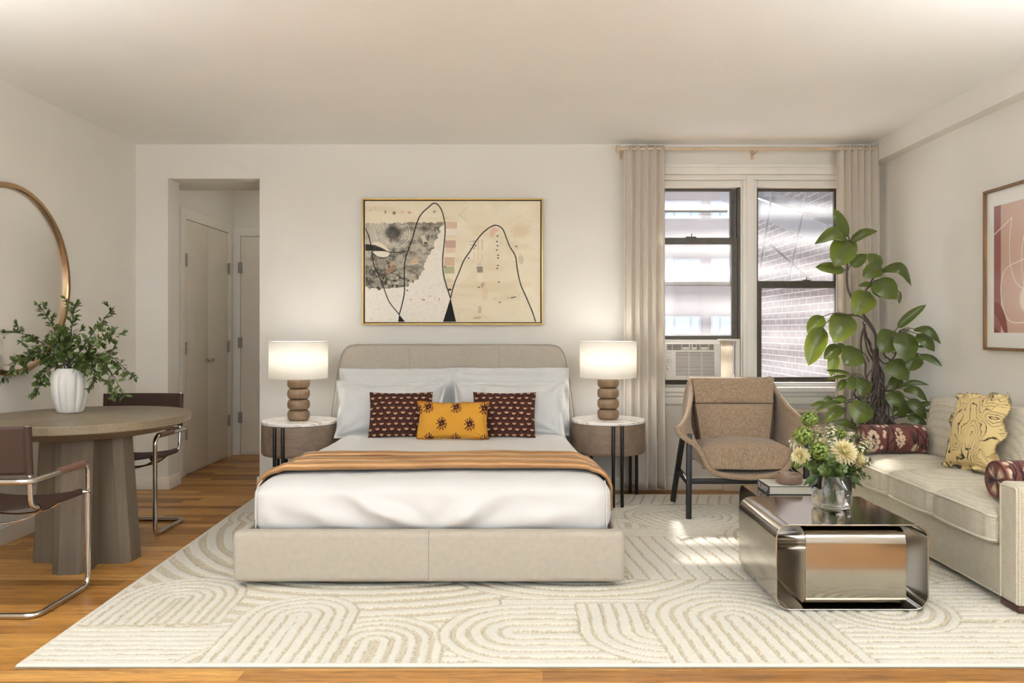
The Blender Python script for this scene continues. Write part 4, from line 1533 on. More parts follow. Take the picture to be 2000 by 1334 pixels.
mc, mr_ = Vector((XL, 4.35, 1.487)), 0.545
mi = thing('mirror', 'large round mirror with a bronze rim on the wall above the dining table', 'mirror', mc)
n = 128
ring = lambda r_, x: [(x, mc.y + r_ * math.cos(2 * PI * k / n), mc.z + r_ * math.sin(2 * PI * k / n)) for k in range(n)]
prof = [(mr_ - 0.032, XL + 0.012), (mr_ - 0.032, XL + 0.030), (mr_ - 0.026, XL + 0.036), (mr_ - 0.005, XL + 0.036), (mr_, XL + 0.031), (mr_, XL + 0.001), (mr_ - 0.032, XL + 0.001)]
obj('frame', MB().grid([ring(a, b) for a, b in prof], cu=True, cv=True), M_brass, mi)
obj('glass', MB().poly(ring(mr_ - 0.031, XL + 0.016)), mirror_mat(), mi, smooth=0)

# ---------------------------------------------------------------- framed print on the right wall
yA, yB_, zA, zB_ = 4.44, 3.74, 1.087, 2.0
pr = thing('framed_print', 'framed print of pink and rust shapes with white lines on the window side wall', 'picture', (XR, (yA + yB_) / 2, zA))
xf_ = XR - 0.03


def side_frame(mb, a, b, z0, z1, w_, x0, x1, r=0.001):
    mb.rbox((x0, a - w_, z0), (x1, a, z1), r); mb.rbox((x0, b, z0), (x1, b + w_, z1), r)
    mb.rbox((x0, b + w_, z0), (x1, a - w_, z0 + w_), r); mb.rbox((x0, b + w_, z1 - w_), (x1, a - w_, z1), r)


M_oakframe = wood('brown_oak_frame', (104, 76, 46), (140, 106, 68), 'z', 0.5, 2.0)
mb = MB(); side_frame(mb, yA, yB_, zA, zB_, 0.016, xf_, XR - 0.001)
obj('frame', mb, M_oakframe, pr)
NX, NZ = 260, 340
u = np.linspace(0, 1, NX); v = np.linspace(0, 1, NZ)
ya, yb, za, zb = yA - 0.014, yB_ + 0.014, zA + 0.014, zB_ - 0.014
mb = MB().grid([[(xf_ + 0.016, ya + (yb - ya) * a, za + (zb - za) * b) for a in u] for b in v])
U, V = np.meshgrid(u, v)
du = U.ravel() * (ya - yb); dv_ = (1 - V.ravel()) * (zb - za)       # metres from the left edge and from the top
cv = Canvas(du, dv_, (226, 224, 216))
mgx, mgt, mgb = 0.066, 0.085, 0.085
Wd, Hd = ya - yb, zb - za
inside = (du > mgx) & (du < Wd - mgx) & (dv_ > mgt) & (dv_ < Hd - mgb)
cv.put(inside, (196, 162, 142))
cv.put(inside & (du < mgx + 0.062), (142, 84, 78))
cv.put(inside & (du > Wd * 0.62) & (dv_ > Hd * 0.55), (206, 176, 152))
# rust leaf low in the corner
cv.put(inside * inpoly(du, dv_, crp([(mgx, Hd - 0.265), (mgx + 0.06, Hd - 0.24), (mgx + 0.11, Hd - 0.16), (mgx + 0.12, Hd - 0.06), (mgx + 0.075, Hd - 0.11), (mgx + 0.03, Hd - 0.17), (mgx, Hd - 0.19)], 6)), (124, 48, 32))
cv.put(inside * inpoly(du, dv_, [(mgx, Hd - 0.12), (mgx + 0.05, Hd - 0.085), (mgx, Hd - 0.085)]), (124, 48, 32))
cv.ell(mgx + 0.30, Hd * 0.70, 0.075, 0.075, (226, 208, 182))
k_ = 0.0024
wl = (236, 228, 216)
cv.line([(mgx, 0.245), (mgx + 0.16, 0.17)], k_, wl)
cv.line(crp([(mgx + 0.16, 0.17), (mgx + 0.14, 0.30), (mgx + 0.15, 0.44), (mgx + 0.21, 0.54), (mgx + 0.30, 0.56), (mgx + 0.38, 0.50)], 10), k_, wl)
cv.line(crp([(mgx + 0.42, 0.36), (mgx + 0.26, 0.405), (mgx + 0.12, 0.44), (mgx + 0.065, 0.52), (mgx + 0.075, 0.64), (mgx + 0.14, 0.735), (mgx + 0.29, 0.745)], 10), k_, wl)
cv.line(crp([(mgx + 0.29, 0.745), (mgx + 0.27, 0.60), (mgx + 0.245, 0.45), (mgx + 0.25, 0.32), (mgx + 0.30, 0.22), (mgx + 0.40, 0.2)], 10), k_, wl)
obj('print', mb, attr_mat('printed_paper', 0.25, spec=0.5), pr, smooth=0, colors=cv.c)
# ---------------------------------------------------------------- dining table
TC = Vector((-2.36, 4.14, 0))
tb = thing('dining_table', 'round grey-brown oak dining table on a faceted star shaped pedestal', 'table', (-2.33, 4.08, 0))
r_, H = 0.528, 0.742
prof = [(0.02, H - 0.085), (r_ - 0.115, H - 0.085), (r_ - 0.012, H - 0.045), (r_ - 0.002, H - 0.043), (r_, H - 0.040), (r_, H - 0.003), (r_ - 0.003, H), (0.02, H)]


def top_mat():
    k = NT('radial_oak_veneer')
    tc = k.n('ShaderNodeTexCoord'); sp = k.n('ShaderNodeSeparateXYZ')
    k.l(tc.outputs['Object'], sp.inputs[0])
    x = k.math('SUBTRACT', sp.outputs[0], TC.x + 2.33); y = k.math('SUBTRACT', sp.outputs[1], TC.y - 4.08)
    ang = k.math('ARCTAN2', y, x)
    sec = k.math('FLOOR', k.math('MULTIPLY', k.math('ADD', ang, 3.3), 16 / (2 * PI)))
    mid = k.math('SUBTRACT', k.math('MULTIPLY', k.math('ADD', sec, 0.5), 2 * PI / 16), 3.3)
    c, s = k.math('COSINE', mid), k.math('SINE', mid)
    al = k.math('ADD', k.math('MULTIPLY', x, c), k.math('MULTIPLY', y, s))
    ac_ = k.math('SUBTRACT', k.math('MULTIPLY', y, c), k.math('MULTIPLY', x, s))
    cb = k.n('ShaderNodeCombineXYZ')
    k.l(k.math('MULTIPLY', al, 1.2), cb.inputs[0]); k.l(k.math('MULTIPLY', ac_, 26), cb.inputs[1]); k.l(k.math('ADD', k.math('MULTIPLY', sec, 3.7), k.math('MULTIPLY', sp.outputs[2], 40)), cb.inputs[2])
    f = k.noise(cb.outputs[0], 2.2, 5, 0.6, 0.5)
    wn = k.n('ShaderNodeTexWhiteNoise', noise_dimensions='1D'); k.l(sec, wn.inputs['W'])
    f2 = k.math('ADD', k.math('MULTIPLY', f, 0.75), k.math('MULTIPLY', wn.outputs['Value'], 0.25))
    k.l(k.ramp(f2, [(0.3, lin((106, 93, 74))), (0.7, lin((132, 117, 94)))]), k.b.inputs['Base Color'])
    k.b.inputs['Roughness'].default_value = 0.42
    return k.m


obj('tabletop', MB().lathe(prof, TC, 128), top_mat(), tb, smooth=25)
PC = Vector((-2.285, 4.035, 0))
# four tapering blades set as a star, each with bevelled outer edges
for i, (ang, l0, l1) in enumerate(((-2, 0.262, 0.215), (178, 0.262, 0.225), (-77, 0.275, 0.225), (100, 0.26, 0.22))):
    mb = MB()
    hw, ch = 0.085, 0.034
    rows = []
    for z, L in ((0.0, l0), (H - 0.086, l1)):
        rows.append([(0.0, -hw, z), (L - ch, -hw, z), (L, -hw + ch * 1.1, z), (L, hw - ch * 1.1, z), (L - ch, hw, z), (0.0, hw, z)])
    mb.grid(rows, cu=True)
    b = len(mb.v) - 12
    mb.f.append(tuple(range(b + 5, b - 1, -1))); mb.f.append(tuple(range(b + 6, b + 12)))
    mb.xf(Matrix.Translation(PC) @ Matrix.Rotation(R(ang), 4, 'Z'))
    obj('pedestal_blade', mb, M_pedwood, tb, smooth=20)

# ---------------------------------------------------------------- cantilever chairs
def tube_chair(label, x, y, turn):
    t = thing('dining_chair', label, 'chair', (0, 0, 0), 'cantilever dining chairs')
    w, rt = 0.262, 0.0125
    loop = [(-w, -.195, rt), (w, -.195, rt), (w, .19, rt), (w, .19, .583), (w, -.235, .577), (-w, -.235, .577), (-w, .19, .583), (-w, .19, rt)]
    obj('frame', MB().tube(fillet(loop, 0.05, 7, closed=True), rt, 14, closed=True), M_chrome, t)
    wi = w - 0.026
    for s in (-1, 1):
        p = fillet([(s * wi, -.205, .805), (s * wi, -.185, .452), (s * wi, .178, .452)], 0.055, 8)
        obj('seat_tube', MB().tube(p, 0.0105, 12), M_chrome, t)
        b = MB().tube([(s * wi, .165, .452), (s * (wi + 0.03), .178, .452)], 0.007, 10)
        b.tube([(s * wi, -.2, .578), (s * w, -.2, .578)], 0.007, 10)
        b.lathe([(0.001, 0), (0.009, 0.001), (0.009, 0.006), (0.001, 0.007)], n=12)
        m_ = len(b.v) - 48
        for i in range(m_, len(b.v)):
            q = b.v[i]; b.v[i] = (s * (w + 0.012 + q[2]), 0.178 + q[0], 0.452 + q[1])
        obj('bolt', b, M_chrome, t)
        pad = MB().tube([(s * w, -.03, .5825), (s * w, .145, .585)], 0.0165, 14)
        obj('armrest', pad, M_arml, t)
    # back sling
    rows = []
    for k in range(15):
        v = k / 14
        z = 0.600 + 0.202 * v
        yb = -.187 - 0.020 * (z - .45) / .355
        row = []
        for i in range(25):
            u = -1 + 2 * i / 24
            row.append((u * wi, yb - 0.022 * (1 - u * u), z))
        rows.append(row)
    sl = MB().grid(rows)
    bk = obj('backrest', sl, M_leather, t, smooth=180, solid=0.004)
    for s in (-1, 1):
        z0, z1 = 0.600, 0.800
        p = [(s * wi, -.187 - 0.020 * (z - .45) / .355, z) for z in (z0, z1)]
        obj('sleeve', MB().tube(p, 0.0155, 14), M_leather, bk)
    rows = []
    for k in range(17):
        yy = -.155 + .325 * k / 16
        rows.append([(-wi + 2 * wi * i / 24, yy, .452 + 0.008 - 0.024 * (1 - (2 * i / 24 - 1) ** 2)) for i in range(25)])
    seat = obj('seat', MB().grid(rows), M_leather, t, smooth=180, solid=0.004)
    for s in (-1, 1):
        obj('sleeve', MB().tube([(s * wi, -.135, .452), (s * wi, .17, .452)], 0.0155, 14), M_leather, seat)
    for yy, sag in ((-.07, .085), (.07, .075)):
        pts = [(-wi, yy, .448), (-wi * .6, yy, .448 - sag * .72), (0, yy, .448 - sag), (wi * .6, yy, .448 - sag * .72), (wi, yy, .448)]
        obj('support_rod', MB().tube(cr(pts, 8), 0.0048, 8), M_chrome, t)
    t.location = (x, y, 0); t.rotation_euler = (0, 0, R(turn))
    return t


tube_chair('cantilever chair of chromed tube and brown leather on the near side of the dining table', -2.283, 3.385, 0)
tube_chair('cantilever chair of chromed tube and brown leather beyond the dining table', -2.39, 4.64, 180)

# ---------------------------------------------------------------- ribbed vase with leafy branches
VC = Vector((P(137, 806, 4.27).x, 4.27, H + 0.001))


def lobes(a, z):
    k = 1 if z < 0.175 else max(0, 1 - (z - 0.175) / 0.05)
    q = abs(math.sin(a * 5.5 + 0.4))
    k *= min(1, 0.35 + z / 0.05)
    return 1 - 0.15 * k * (1 - q) ** 1.6 + 0.02 * math.sin(a * 3 + 1) * k


prof = [(0.045, 0), (0.060, 0.0), (0.068, 0.012), (0.083, 0.06), (0.092, 0.115), (0.094, 0.15), (0.090, 0.19), (0.080, 0.222), (0.066, 0.240), (0.060, 0.246), (0.056, 0.247), (0.051, 0.243), (0.054, 0.22), (0.062, 0.16), (0.058, 0.05), (0.03, 0.03)]
obj('vase', MB().lathe([(a, b * 1.0) for a, b in prof], VC, 110, lobes), M_ceramic, loc=VC, label='white ribbed ceramic vase holding leafy branches on the dining table', cat='vase', smooth=180)


def leaf_quad(mb, p, d, nrm, L, W, cup=0.15, n=4, droop=0.0):
    """pointed oval leaf from p along d"""
    d = d.normalized(); s = d.cross(nrm).normalized(); nn_ = s.cross(d).normalized()
    rows = []
    for i in range(n + 1):
        t = i / n
        w_ = W * 0.5 * (math.sin(PI * t ** 0.8)) ** 0.9 if 0 < t < 1 else 0.0004
        c = p + d * (L * t) - nn_ * (droop * L * t * t)
        rows.append([c - s * w_ + nn_ * (cup * w_), c, c + s * w_ + nn_ * (cup * w_)])
    mb.grid(rows)


def branch(label, px, py, dY, lift, n_side, seed, big=1.0):
    rnd = random.Random(seed)
    t = thing('leafy_branch', label, 'branch', (VC.x, VC.y, VC.z + 0.2), 'leafy branches in the ribbed vase')
    a = VC + Vector((rnd.uniform(-.02, .02), rnd.uniform(-.02, .02), 0.10))
    m_ = VC + Vector((0, 0, 0.25)) + Vector((rnd.uniform(-.022, .022), rnd.uniform(-.02, .02), 0))
    e = P(px, py, VC.y + dY)
    dirv = e - m_
    q1 = m_ + dirv * 0.3 + Vector((0, 0, lift * 0.8)); q2 = m_ + dirv * 0.65 + Vector((0, 0, lift)) + Vector((rnd.uniform(-.01, .01), rnd.uniform(-.02, .02), 0))
    path = cr([a, m_, q1, q2, e], 10)
    N = len(path)
    tw = MB().tube(path, [0.0042 * (1 - 0.75 * i / (N - 1)) + 0.0006 for i in range(N)], 6)
    lv = MB()

    def leaf(p, d, L):
        nrm = Vector((rnd.uniform(-.5, .5), rnd.uniform(-1, .1), rnd.uniform(.3, 1)))
        leaf_quad(lv, p, d, nrm, L, L * rnd.uniform(.42, .56), rnd.uniform(.1, .4), 4, rnd.uniform(0, .25))

    for i in range(13, N):
        f = i / (N - 1)
        p = path[i]; tan = (path[min(i + 1, N - 1)] - path[i - 1]).normalized()
        for _ in range(2 if f > .4 else 1):
            if rnd.random() < 0.95:
                side = Vector((rnd.uniform(-1, 1), rnd.uniform(-1, 1), rnd.uniform(-1, 1)))
                side = (side - tan * side.dot(tan)).normalized()
                d = (tan * rnd.uniform(.2, .9) + side).normalized()
                leaf(p + d * 0.006, d, rnd.uniform(.034, .058) * (1.15 - .45 * f) * big)
    # side twigs ending in tight clusters
    for k in range(n_side + 4):
        i = int(N * rnd.uniform(.48, .98)); i = min(i, N - 1)
        p = path[i]; tan = (path[min(i + 1, N - 1)] - path[i - 1]).normalized()
        side = Vector((rnd.uniform(-1, 1), rnd.uniform(-1, 1), rnd.uniform(-1, .8)))
        side = (side - tan * side.dot(tan)).normalized()
        d = (tan * rnd.uniform(.5, 1) + side * .9).normalized()
        L = rnd.uniform(.035, .085)
        e2 = p + d * L + Vector((0, 0, -0.12 * L))
        tw.tube([p, p + d * L * .5 + Vector((0, 0, .004)), e2], [0.0016, 0.0012, 0.0008], 5)
        for j in range(rnd.randint(8, 13)):
            dd = (d + Vector((rnd.uniform(-1, 1), rnd.uniform(-1, 1), rnd.uniform(-1, 1))) * .85).normalized()
            leaf(e2 - d * L * rnd.uniform(0, .55), dd, rnd.uniform(.019, .033) * big)
    obj('foliage', lv, M_sprig, t, smooth=180)
    obj('stem', tw, M_twig, t, smooth=180)


for args in (
    ('leafy branch reaching sideways over the mirror, ending in one tight clump', 10, 648, .05, .05, 7, 1),
    ('leafy branch rising in front of the bronze mirror rim', 84, 606, -.04, .02, 6, 2),
    ('tallest leafy branch, rising straight up over the vase', 146, 596, .05, .0, 7, 3, 1.1),
    ('leafy branch slanting up to the highest tip nearest the hall doorway', 219, 606, .0, .0, 6, 4),
    ('leafy branch bending out level beneath the highest slanting one', 216, 655, -.09, .03, 7, 5),
    ('leafy branch arching down low over the back of the far chair', 262, 738, .04, .10, 8, 6),
    ('leafy branch with its tip hanging in front of the far chair backrest', 243, 772, -.10, .12, 8, 7, 1.1),
    ('leafy branch arching down past the foot of the mirror to the wall', 2, 745, .06, .10, 9, 8, 1.1),
    ('short leafy branch drooping beside the vase towards the tabletop', 70, 772, -.08, .07, 7, 9),
    ('short leafy branch with broad leaves in the middle of the vase', 116, 655, -.05, .03, 5, 10, 1.25),
    ('short leafy branch curling low against the vase, on the chair side', 187, 742, -.12, .06, 6, 11, 1.1),
    ('leafy branch bowing level above the mirror foot', 44, 706, -.02, .07, 8, 12)):
    branch(*args)
# ---------------------------------------------------------------- armchair
AC = Vector((1.425, 5.06, 0.012))
am = thing('armchair', 'taupe tweed armchair with a wrapped shell on black legs under the window', 'armchair', AC)
yf, yb = 4.855, 5.275


def up(pts, n=10):
    return cr([Vector((a, 0, b)) for a, b in pts], n)


front = up([(-.452, .566), (-.435, .535), (-.385, .497), (-.325, .455), (-.288, .400), (-.262, .340), (-.215, .292), (-.13, .268), (0, .262), (.13, .268), (.215, .292), (.262, .340), (.288, .400), (.325, .455), (.385, .497), (.435, .535), (.452, .566)], 5)
back = up([(-.272, .862), (-.282, .845), (-.305, .76), (-.318, .66), (-.318, .56), (-.300, .45), (-.25, .36), (-.15, .315), (0, .305), (.15, .315), (.25, .36), (.300, .45), (.318, .56), (.318, .66), (.305, .76), (.282, .845), (.272, .862)], 5)
rows = []
NT_ = 18
for k in range(NT_ + 1):
    t = k / NT_
    row = []
    for p, q in zip(front, back):
        s = abs(p.x) / .452
        e = t ** (0.85)
        x = p.x + (q.x - p.x) * (1 - (1 - e) ** 1.6)
        # diagonal upper edge is slightly hollow, the body slightly bellied
        z = p.z + (q.z - p.z) * (t ** 1.25)
        y = yf + (yb - yf) * t + (0.012 * math.sin(PI * t)) * (0 if s > .9 else 1)
        row.append((AC.x + x, y - (0.03 * (1 - t)) * max(0, 1 - s * 2.2) + (-0.012 * (1 - t) if s > .8 else 0), z + AC.z))
    rows.append(row)
sh = MB().grid(rows)
# rounded lip of the shell along the front edge
shell = obj('shell', sh, M_tweed, am, smooth=180, solid=0.028, subd=1)
lip = rows[0]
obj('front_edge', MB().tube(lip, 0.0175, 10), M_tweed, shell, smooth=180)
ed = [r[0] for r in rows]; ed2 = [r[-1] for r in rows]
obj('top_edge', MB().tube(ed, 0.0155, 10), M_tweed, shell, smooth=180)
obj('top_edge', MB().tube(ed2, 0.0155, 10), M_tweed, shell, smooth=180)
bp = [(AC.x + q.x, yb + 0.012 + 0.018 * (1 - (q.x / .33) ** 2), q.z + AC.z) for q in back]
n = len(bp)
cx_ = AC.x
mb = MB()
rows = []
for k in range(7):
    t = k / 6
    rows.append([(cx_ + (p[0] - cx_) * (1 - t * .999), yb + 0.012 + 0.02 * t, p[2] + (0.6 - p[2]) * t * .98) for p in bp])
mb.grid(rows)
top = [bp[0], bp[-1]]
mb.poly([bp[-1], bp[0], (cx_, yb + 0.032, 0.6)])
obj('back_panel', mb, M_tweed, am, smooth=180, solid=0.02)


def seat_disp(p):
    x, y, z = p
    u = (x - AC.x) / .285; v = (y - 4.87) / .36
    k = max(0, 1 - u * u) * (1 - (2 * v - 1) ** 4) if 0 <= v <= 1 else 0
    if z > .42: z += 0.030 * k
    if y < 4.95: y -= 0.035 * (1 - u * u)
    return (x, y, z + 0.002 * noise.noise((x * 12, y * 12, z * 12)))


sc = obj('seat_cushion', MB().rbox((AC.x - .288, 4.872, .318), (AC.x + .288, 5.21, .462), 0.055, 5, (.03, .03, .03), seat_disp), M_tweed, am, smooth=180)
# stitched line that dips along the front of the seat
st_ = []
for i in range(21):
    u = -1 + 2 * i / 20
    st_.append((AC.x + .262 * u, 4.872 - 0.036 * (1 - u * u) + 0.004 + 0.02 * u ** 6, .338 + 0.052 * u * u + 0.003))
obj('seam', MB().tube(st_, 0.0022, 5), mat('tweed_stitch', (104, 84, 68), 0.9), sc)


def back_cush(name, z0, z1, w0, w1, th, y0, y1):
    def disp(p):
        x, y, z = p
        t = (z - z0) / (z1 - z0)
        hw_ = (w0 + (w1 - w0) * t)
        x = AC.x + (x - AC.x) / 0.28 * hw_
        u = (x - AC.x) / hw_
        yc_ = y0 + (y1 - y0) * (z - .44) / .42
        puff = 0.02 * max(0, 1 - u * u) * max(0, 1 - (2 * t - 1) ** 6)
        d = (y - 5.2)
        return (x, yc_ + d - (puff if d < 0 else 0) , z)
    return MB().rbox((AC.x - .28, 5.2 - th / 2, z0), (AC.x + .28, 5.2 + th / 2, z1), min(th * .38, .016), 4, (.03, .05, .03), disp)


obj('back_cushion', back_cush('b', .440 + AC.z, .695 + AC.z, .228, .262, .085, 5.175, 5.225), M_tweed, am, smooth=180)
obj('headrest_cushion', back_cush('h', .697 + AC.z, .868 + AC.z, .262, .276, .092, 5.175, 5.225), M_tweed, am, smooth=180)
zr_ = 0.0146
for s in (-1, 1):
    x = AC.x + s * .378
    obj('leg', MB().bar((x, 4.832, zr_), (x - s * .012, 4.872, .545), .031, .034, (0, 1, 0), .002), M_black, am)
    obj('leg', MB().bar((x + s * .002, 5.335, zr_), (x + s * .014, 4.915, .553), .031, .034, (0, 1, 0), .002), M_black, am)
    obj('side_rail', MB().bar((x, 4.85, .245), (x, 5.15, .262), .03, .03, (0, 0, 1), .002), M_black, am)
obj('front_rail', MB().bar((AC.x - .378, 4.868, .243), (AC.x + .378, 4.868, .243), .026, .032, (0, 0, 1), .002), M_black, am)

# ---------------------------------------------------------------- sofa
so = thing('sofa', 'oatmeal basket-weave three seat sofa along the wall by the windows', 'sofa', (2.36, 4.07, 0.012))
SX0, SX1 = 2.072, 2.675
YA, YBf = 3.205, 4.945
aw = 0.132


def arm(y0, y1):
    def d(p):
        x, y, z = p
        return (x, y, z + (0.004 * noise.noise((x * 6, y * 9, 1)) if z > .5 else 0))
    return MB().rbox((SX0, y0, .04), (SX1, y1, .548), .02, 3, (.08, .06, .08), d)


for y0, y1 in ((YA, YA + aw), (YBf - aw, YBf)):
    a = obj('arm', arm(y0, y1), M_sofa, so)
    p = []
    for (y, z) in ((y0 + .012, .05), (y0 + .012, .536), (y1 - .012, .536), (y1 - .012, .05)):
        p.append((SX0 - 0.001, y, z))
    obj('piping', MB().tube(fillet(p, 0.012, 4), 0.0042, 8), M_sofapipe, a)
ya_, yb_ = YA + aw + .002, YBf - aw - .002
bs = obj('base', MB().rbox((SX0 + .012, ya_, .042), (SX1, yb_, .258), .012, 3, (.1, .1, .1)), M_sofa, so)
obj('piping', MB().tube([(SX0 + .010, ya_, .048), (SX0 + .010, yb_, .048)], 0.0045, 8), M_sofapipe, bs)
for (x, y) in ((SX0 + .03, YA + .05), (SX0 + .03, YBf - .05), (SX1 - .08, YA + .05), (SX1 - .08, YBf - .05)):
    obj('foot', MB().rbox((x - .028, y - .048, .0146), (x + .05, y + .08, .042), .006, 2), M_foot, so)
obj('back_frame', MB().rbox((2.615, ya_, .26), (SX1, yb_, .765), .02, 3, (.1, .1, .1)), M_sofa, so)
W = (yb_ - ya_) / 3
for i in range(3):
    c0, c1 = ya_ + i * W + .004, ya_ + (i + 1) * W - .004

    def sd(p, c0=c0, c1=c1):
        x, y, z = p
        v = (y - c0) / (c1 - c0) * 2 - 1
        u = (x - 2.045) / .56 * 2 - 1
        k = max(0, 1 - abs(v) ** 3.0)
        kx = max(0, 1 - max(0, abs(u)) ** 4)
        z += 0.046 * k * (0.30 + 0.70 * kx) * max(0, min(1, (z - .31) / .09))
        x -= 0.020 * k * max(0, min(1, (2.14 - x) / .08))
        return (x, y, z + 0.003 * noise.noise((x * 9, y * 9, 2)))
    cu = obj('seat_cushion', MB().rbox((2.045, c0, .262), (2.60, c1, .405), .034, 4, (.035, .03, .03), sd), M_sofa, so, smooth=180)
    for zz in (.284, .388):
        pts = []
        for j in range(25):
            v = -1 + 2 * j / 24
            y = (c0 + c1) / 2 + v * (c1 - c0) / 2
            k = max(0, 1 - abs(v) ** 3.0)
            e = 0.024 * max(0, (abs(v) - .9) / .1) ** 2
            pts.append((2.0445 + (.0005 if zz > .3 else .0) - .020 * k + e, y, zz + (.012 * k if zz > .3 else 0)))
        obj('piping', MB().tube(pts, 0.0056, 8), M_sofapipe, cu)

    def bd_(p, c0=c0, c1=c1):
        x, y, z = p
        v = (y - c0) / (c1 - c0) * 2 - 1
        t = (z - .43) / .37
        k = max(0, 1 - abs(v) ** 4) * max(0, 1 - abs(2 * t - 1) ** 4)
        x += (t - .5) * 0.075
        if x < 2.58: x -= 0.02 * k
        return (x, y, z + 0.02 * max(0, t - .8) * 5 * (1 - v * v) * .6)
    obj('back_cushion', MB().rbox((2.525, c0, .43), (2.64, c1, .785), .036, 4, (.03, .035, .035), bd_), M_sofa, so, smooth=180)

# bolsters and ruffled cushion on the sofa
M_bol = attr_mat('tapestry_bolster_cloth', 0.95, 0.5, 260, 0.1, 0.15)


def bolster(label, x0, x1, y, z, r_, phase, seed):
    rnd = random.Random(seed)
    nl, na = 200, 150
    rows, inf = [], []
    L = x1 - x0
    prof = [(0.002, 0), (r_ * .5, 0.0), (r_ * .82, 0.001), (r_ * .94, 0.006), (r_, 0.018)]
    for (rr, dx) in prof: rows.append((rr, x0 + dx))
    for i in range(1, nl): rows.append((r_, x0 + .018 + (L - .036) * i / nl))
    for (rr, dx) in prof[::-1]: rows.append((rr, x1 - dx))
    pts = []
    for (rr, x) in rows:
        row = []
        for k in range(na):
            a = 2 * PI * k / na
            wob = 1 + .012 * noise.noise((x * 8, math.cos(a) * 2, math.sin(a) * 2 + seed))
            yy, zz = math.cos(a) * rr * wob, math.sin(a) * rr * wob
            if zz < -r_ * .86: zz = -r_ * .86 - (-zz - r_ * .86) * .25
            row.append((x, y + yy, z + zz))
            inf.append((x - x0 + (r_ - rr) * -1.0, ((a + PI / 2) % (2 * PI)) * r_, rr / r_))
        pts.append(row)
    a = np.array(inf)
    s, w_ = a[:, 0], a[:, 1]           # along, around (0 at the underside, quarter turn on at the back)
    per = 2 * PI * r_
    v = (w_ / per) * 1.0
    cv = Canvas(s, v * per, (98, 58, 52))
    cv.put(fbm(s * 160, v * 60, 3), (122, 72, 62), 0.65)
    cv.put(fbm(s * 50, v * 50 + 4, 3) > .62, (84, 48, 44), 0.5)
    dk, cm = (40, 34, 36), (200, 176, 150)
    # viewer sees v from ~0.55 to ~1.0 (front side runs top to bottom as a goes from pi/2 to 3pi/2)
    def at(px_, up_):
        """along 0..1 of length, up 0 bottom..1 top as seen from the front"""
        ang = PI * 1.5 - up_ * PI              # 3pi/2 bottom, pi... top pi/2
        return (px_ * .5, ((ang + PI / 2) % (2 * PI)) * r_)
    def ell(px_, up_, rx, ry, c, k=1): q = at(px_, up_); cv.ell(q[0], q[1], rx, ry, c, 0, k, .25)
    def ln(ps, w2, c): cv.line(crp([at(*p) for p in ps], 6), w2, c)
    for rep in range(-1, 3):
        o = rep * .72 + phase
        ln([(o + .20, -.05), (o + .24, .2), (o + .22, .5), (o + .26, .7), (o + .25, 1.05)], .0032, dk)
        ln([(o + .22, .4), (o + .30, .55), (o + .32, .8), (o + .35, 1.0)], .0028, dk)
        ln([(o + .22, .2), (o + .14, .35), (o + .12, .6), (o + .08, .9)], .0028, dk)
        ln([(o + .26, .0), (o + .32, .3), (o + .34, .45)], .0028, dk)
        for (a1, b1) in ((.16, .9), (.19, .62), (.22, .88), (.205, .7), (.16, .35), (.27, .93)):
            ell(o + a1, b1, .010, .015, cm)
        for k in range(60):
            an, rd = rnd.uniform(0, 6.28), rnd.uniform(0, 1) ** .5
            ell(o + .38 + .055 * rd * math.cos(an), .58 + .24 * rd * math.sin(an), .0052, .0068, cm)
        for k in range(11):
            an = k / 11 * 6.28
            ell(o + .06 + .05 * math.cos(an), .48 + .23 * math.sin(an), .013, .016, cm)
        ell(o + .06, .48, .02, .02, (150, 120, 104))
        for k in range(5): ell(o + .06 + .02 * math.cos(k * 1.3), .48 + .12 * math.sin(k * 1.3), .003, .007, dk)
        ell(o + .57, .36, .016, .022, cm); ell(o + .56, .30, .018, .018, cm)
        for k in range(7): ln([(o + .555, .42), (o + .50 + .018 * k, .68 + .05 * math.sin(k))], .0022, dk)
        ln([(o + .58, .25), (o + .66, .0), (o + .66, -.1)], .0034, dk)
        ln([(o + .66, .0), (o + .72, .3), (o + .66, .55), (o + .60, .8), (o + .58, 1.)], .0036, dk)
        ln([(o + .68, .5), (o + .72, .75), (o + .71, 1.05)], .0036, dk)
        for (a1, b1, rx, ry) in ((.62, .88, .011, .016), (.70, .8, .011, .015), (.69, .2, .011, .02), (.75, .38, .012, .018)): ell(o + a1, b1, rx, ry, cm)
        for (a1, b1, rx, ry) in ((.79, .62, .022, .020), (.765, .74, .012, .02), (.81, .74, .012, .022), (.785, .86, .016, .012), (.83, .42, .012, .012), (.30, .15, .012, .022), (.34, .1, .016, .012), (.245, .25, .007, .018), (.645, .38, .007, .022), (.76, .1, .01, .02)): ell(o + a1, b1, rx, ry, dk)
        ln([(o + .72, .05), (o + .80, .3), (o + .79, .6)], .003, dk)
    cap = (a[:, 2] < .97)
    Pn = np.array([q for row in pts for q in row])
    cc = Canvas(Pn[:, 1] - y, Pn[:, 2] - z, (98, 58, 52))
    cc.put(fbm(cc.x * 120, cc.y * 120, 3), (122, 72, 62), .65)
    for (b1, b2, r1, r2, col) in ((-.03, .03, .016, .02, cm), (.03, .035, .013, .016, cm), (.01, -.035, .017, .014, cm), (-.045, -.02, .012, .016, cm), (.045, -.01, .01, .02, dk), (-.005, .0, .008, .03, dk), (-.02, -.055, .02, .008, dk)):
        cc.ell(b1, b2, r1, r2, col, .4)
    cc.line(crp([(-.06, -.04), (-.01, -.01), (.02, .03), (.05, .06)]), .003, dk)
    cv.c = np.where(cap[:, None], cc.c, cv.c)
    mb = MB().grid(pts, cu=True)
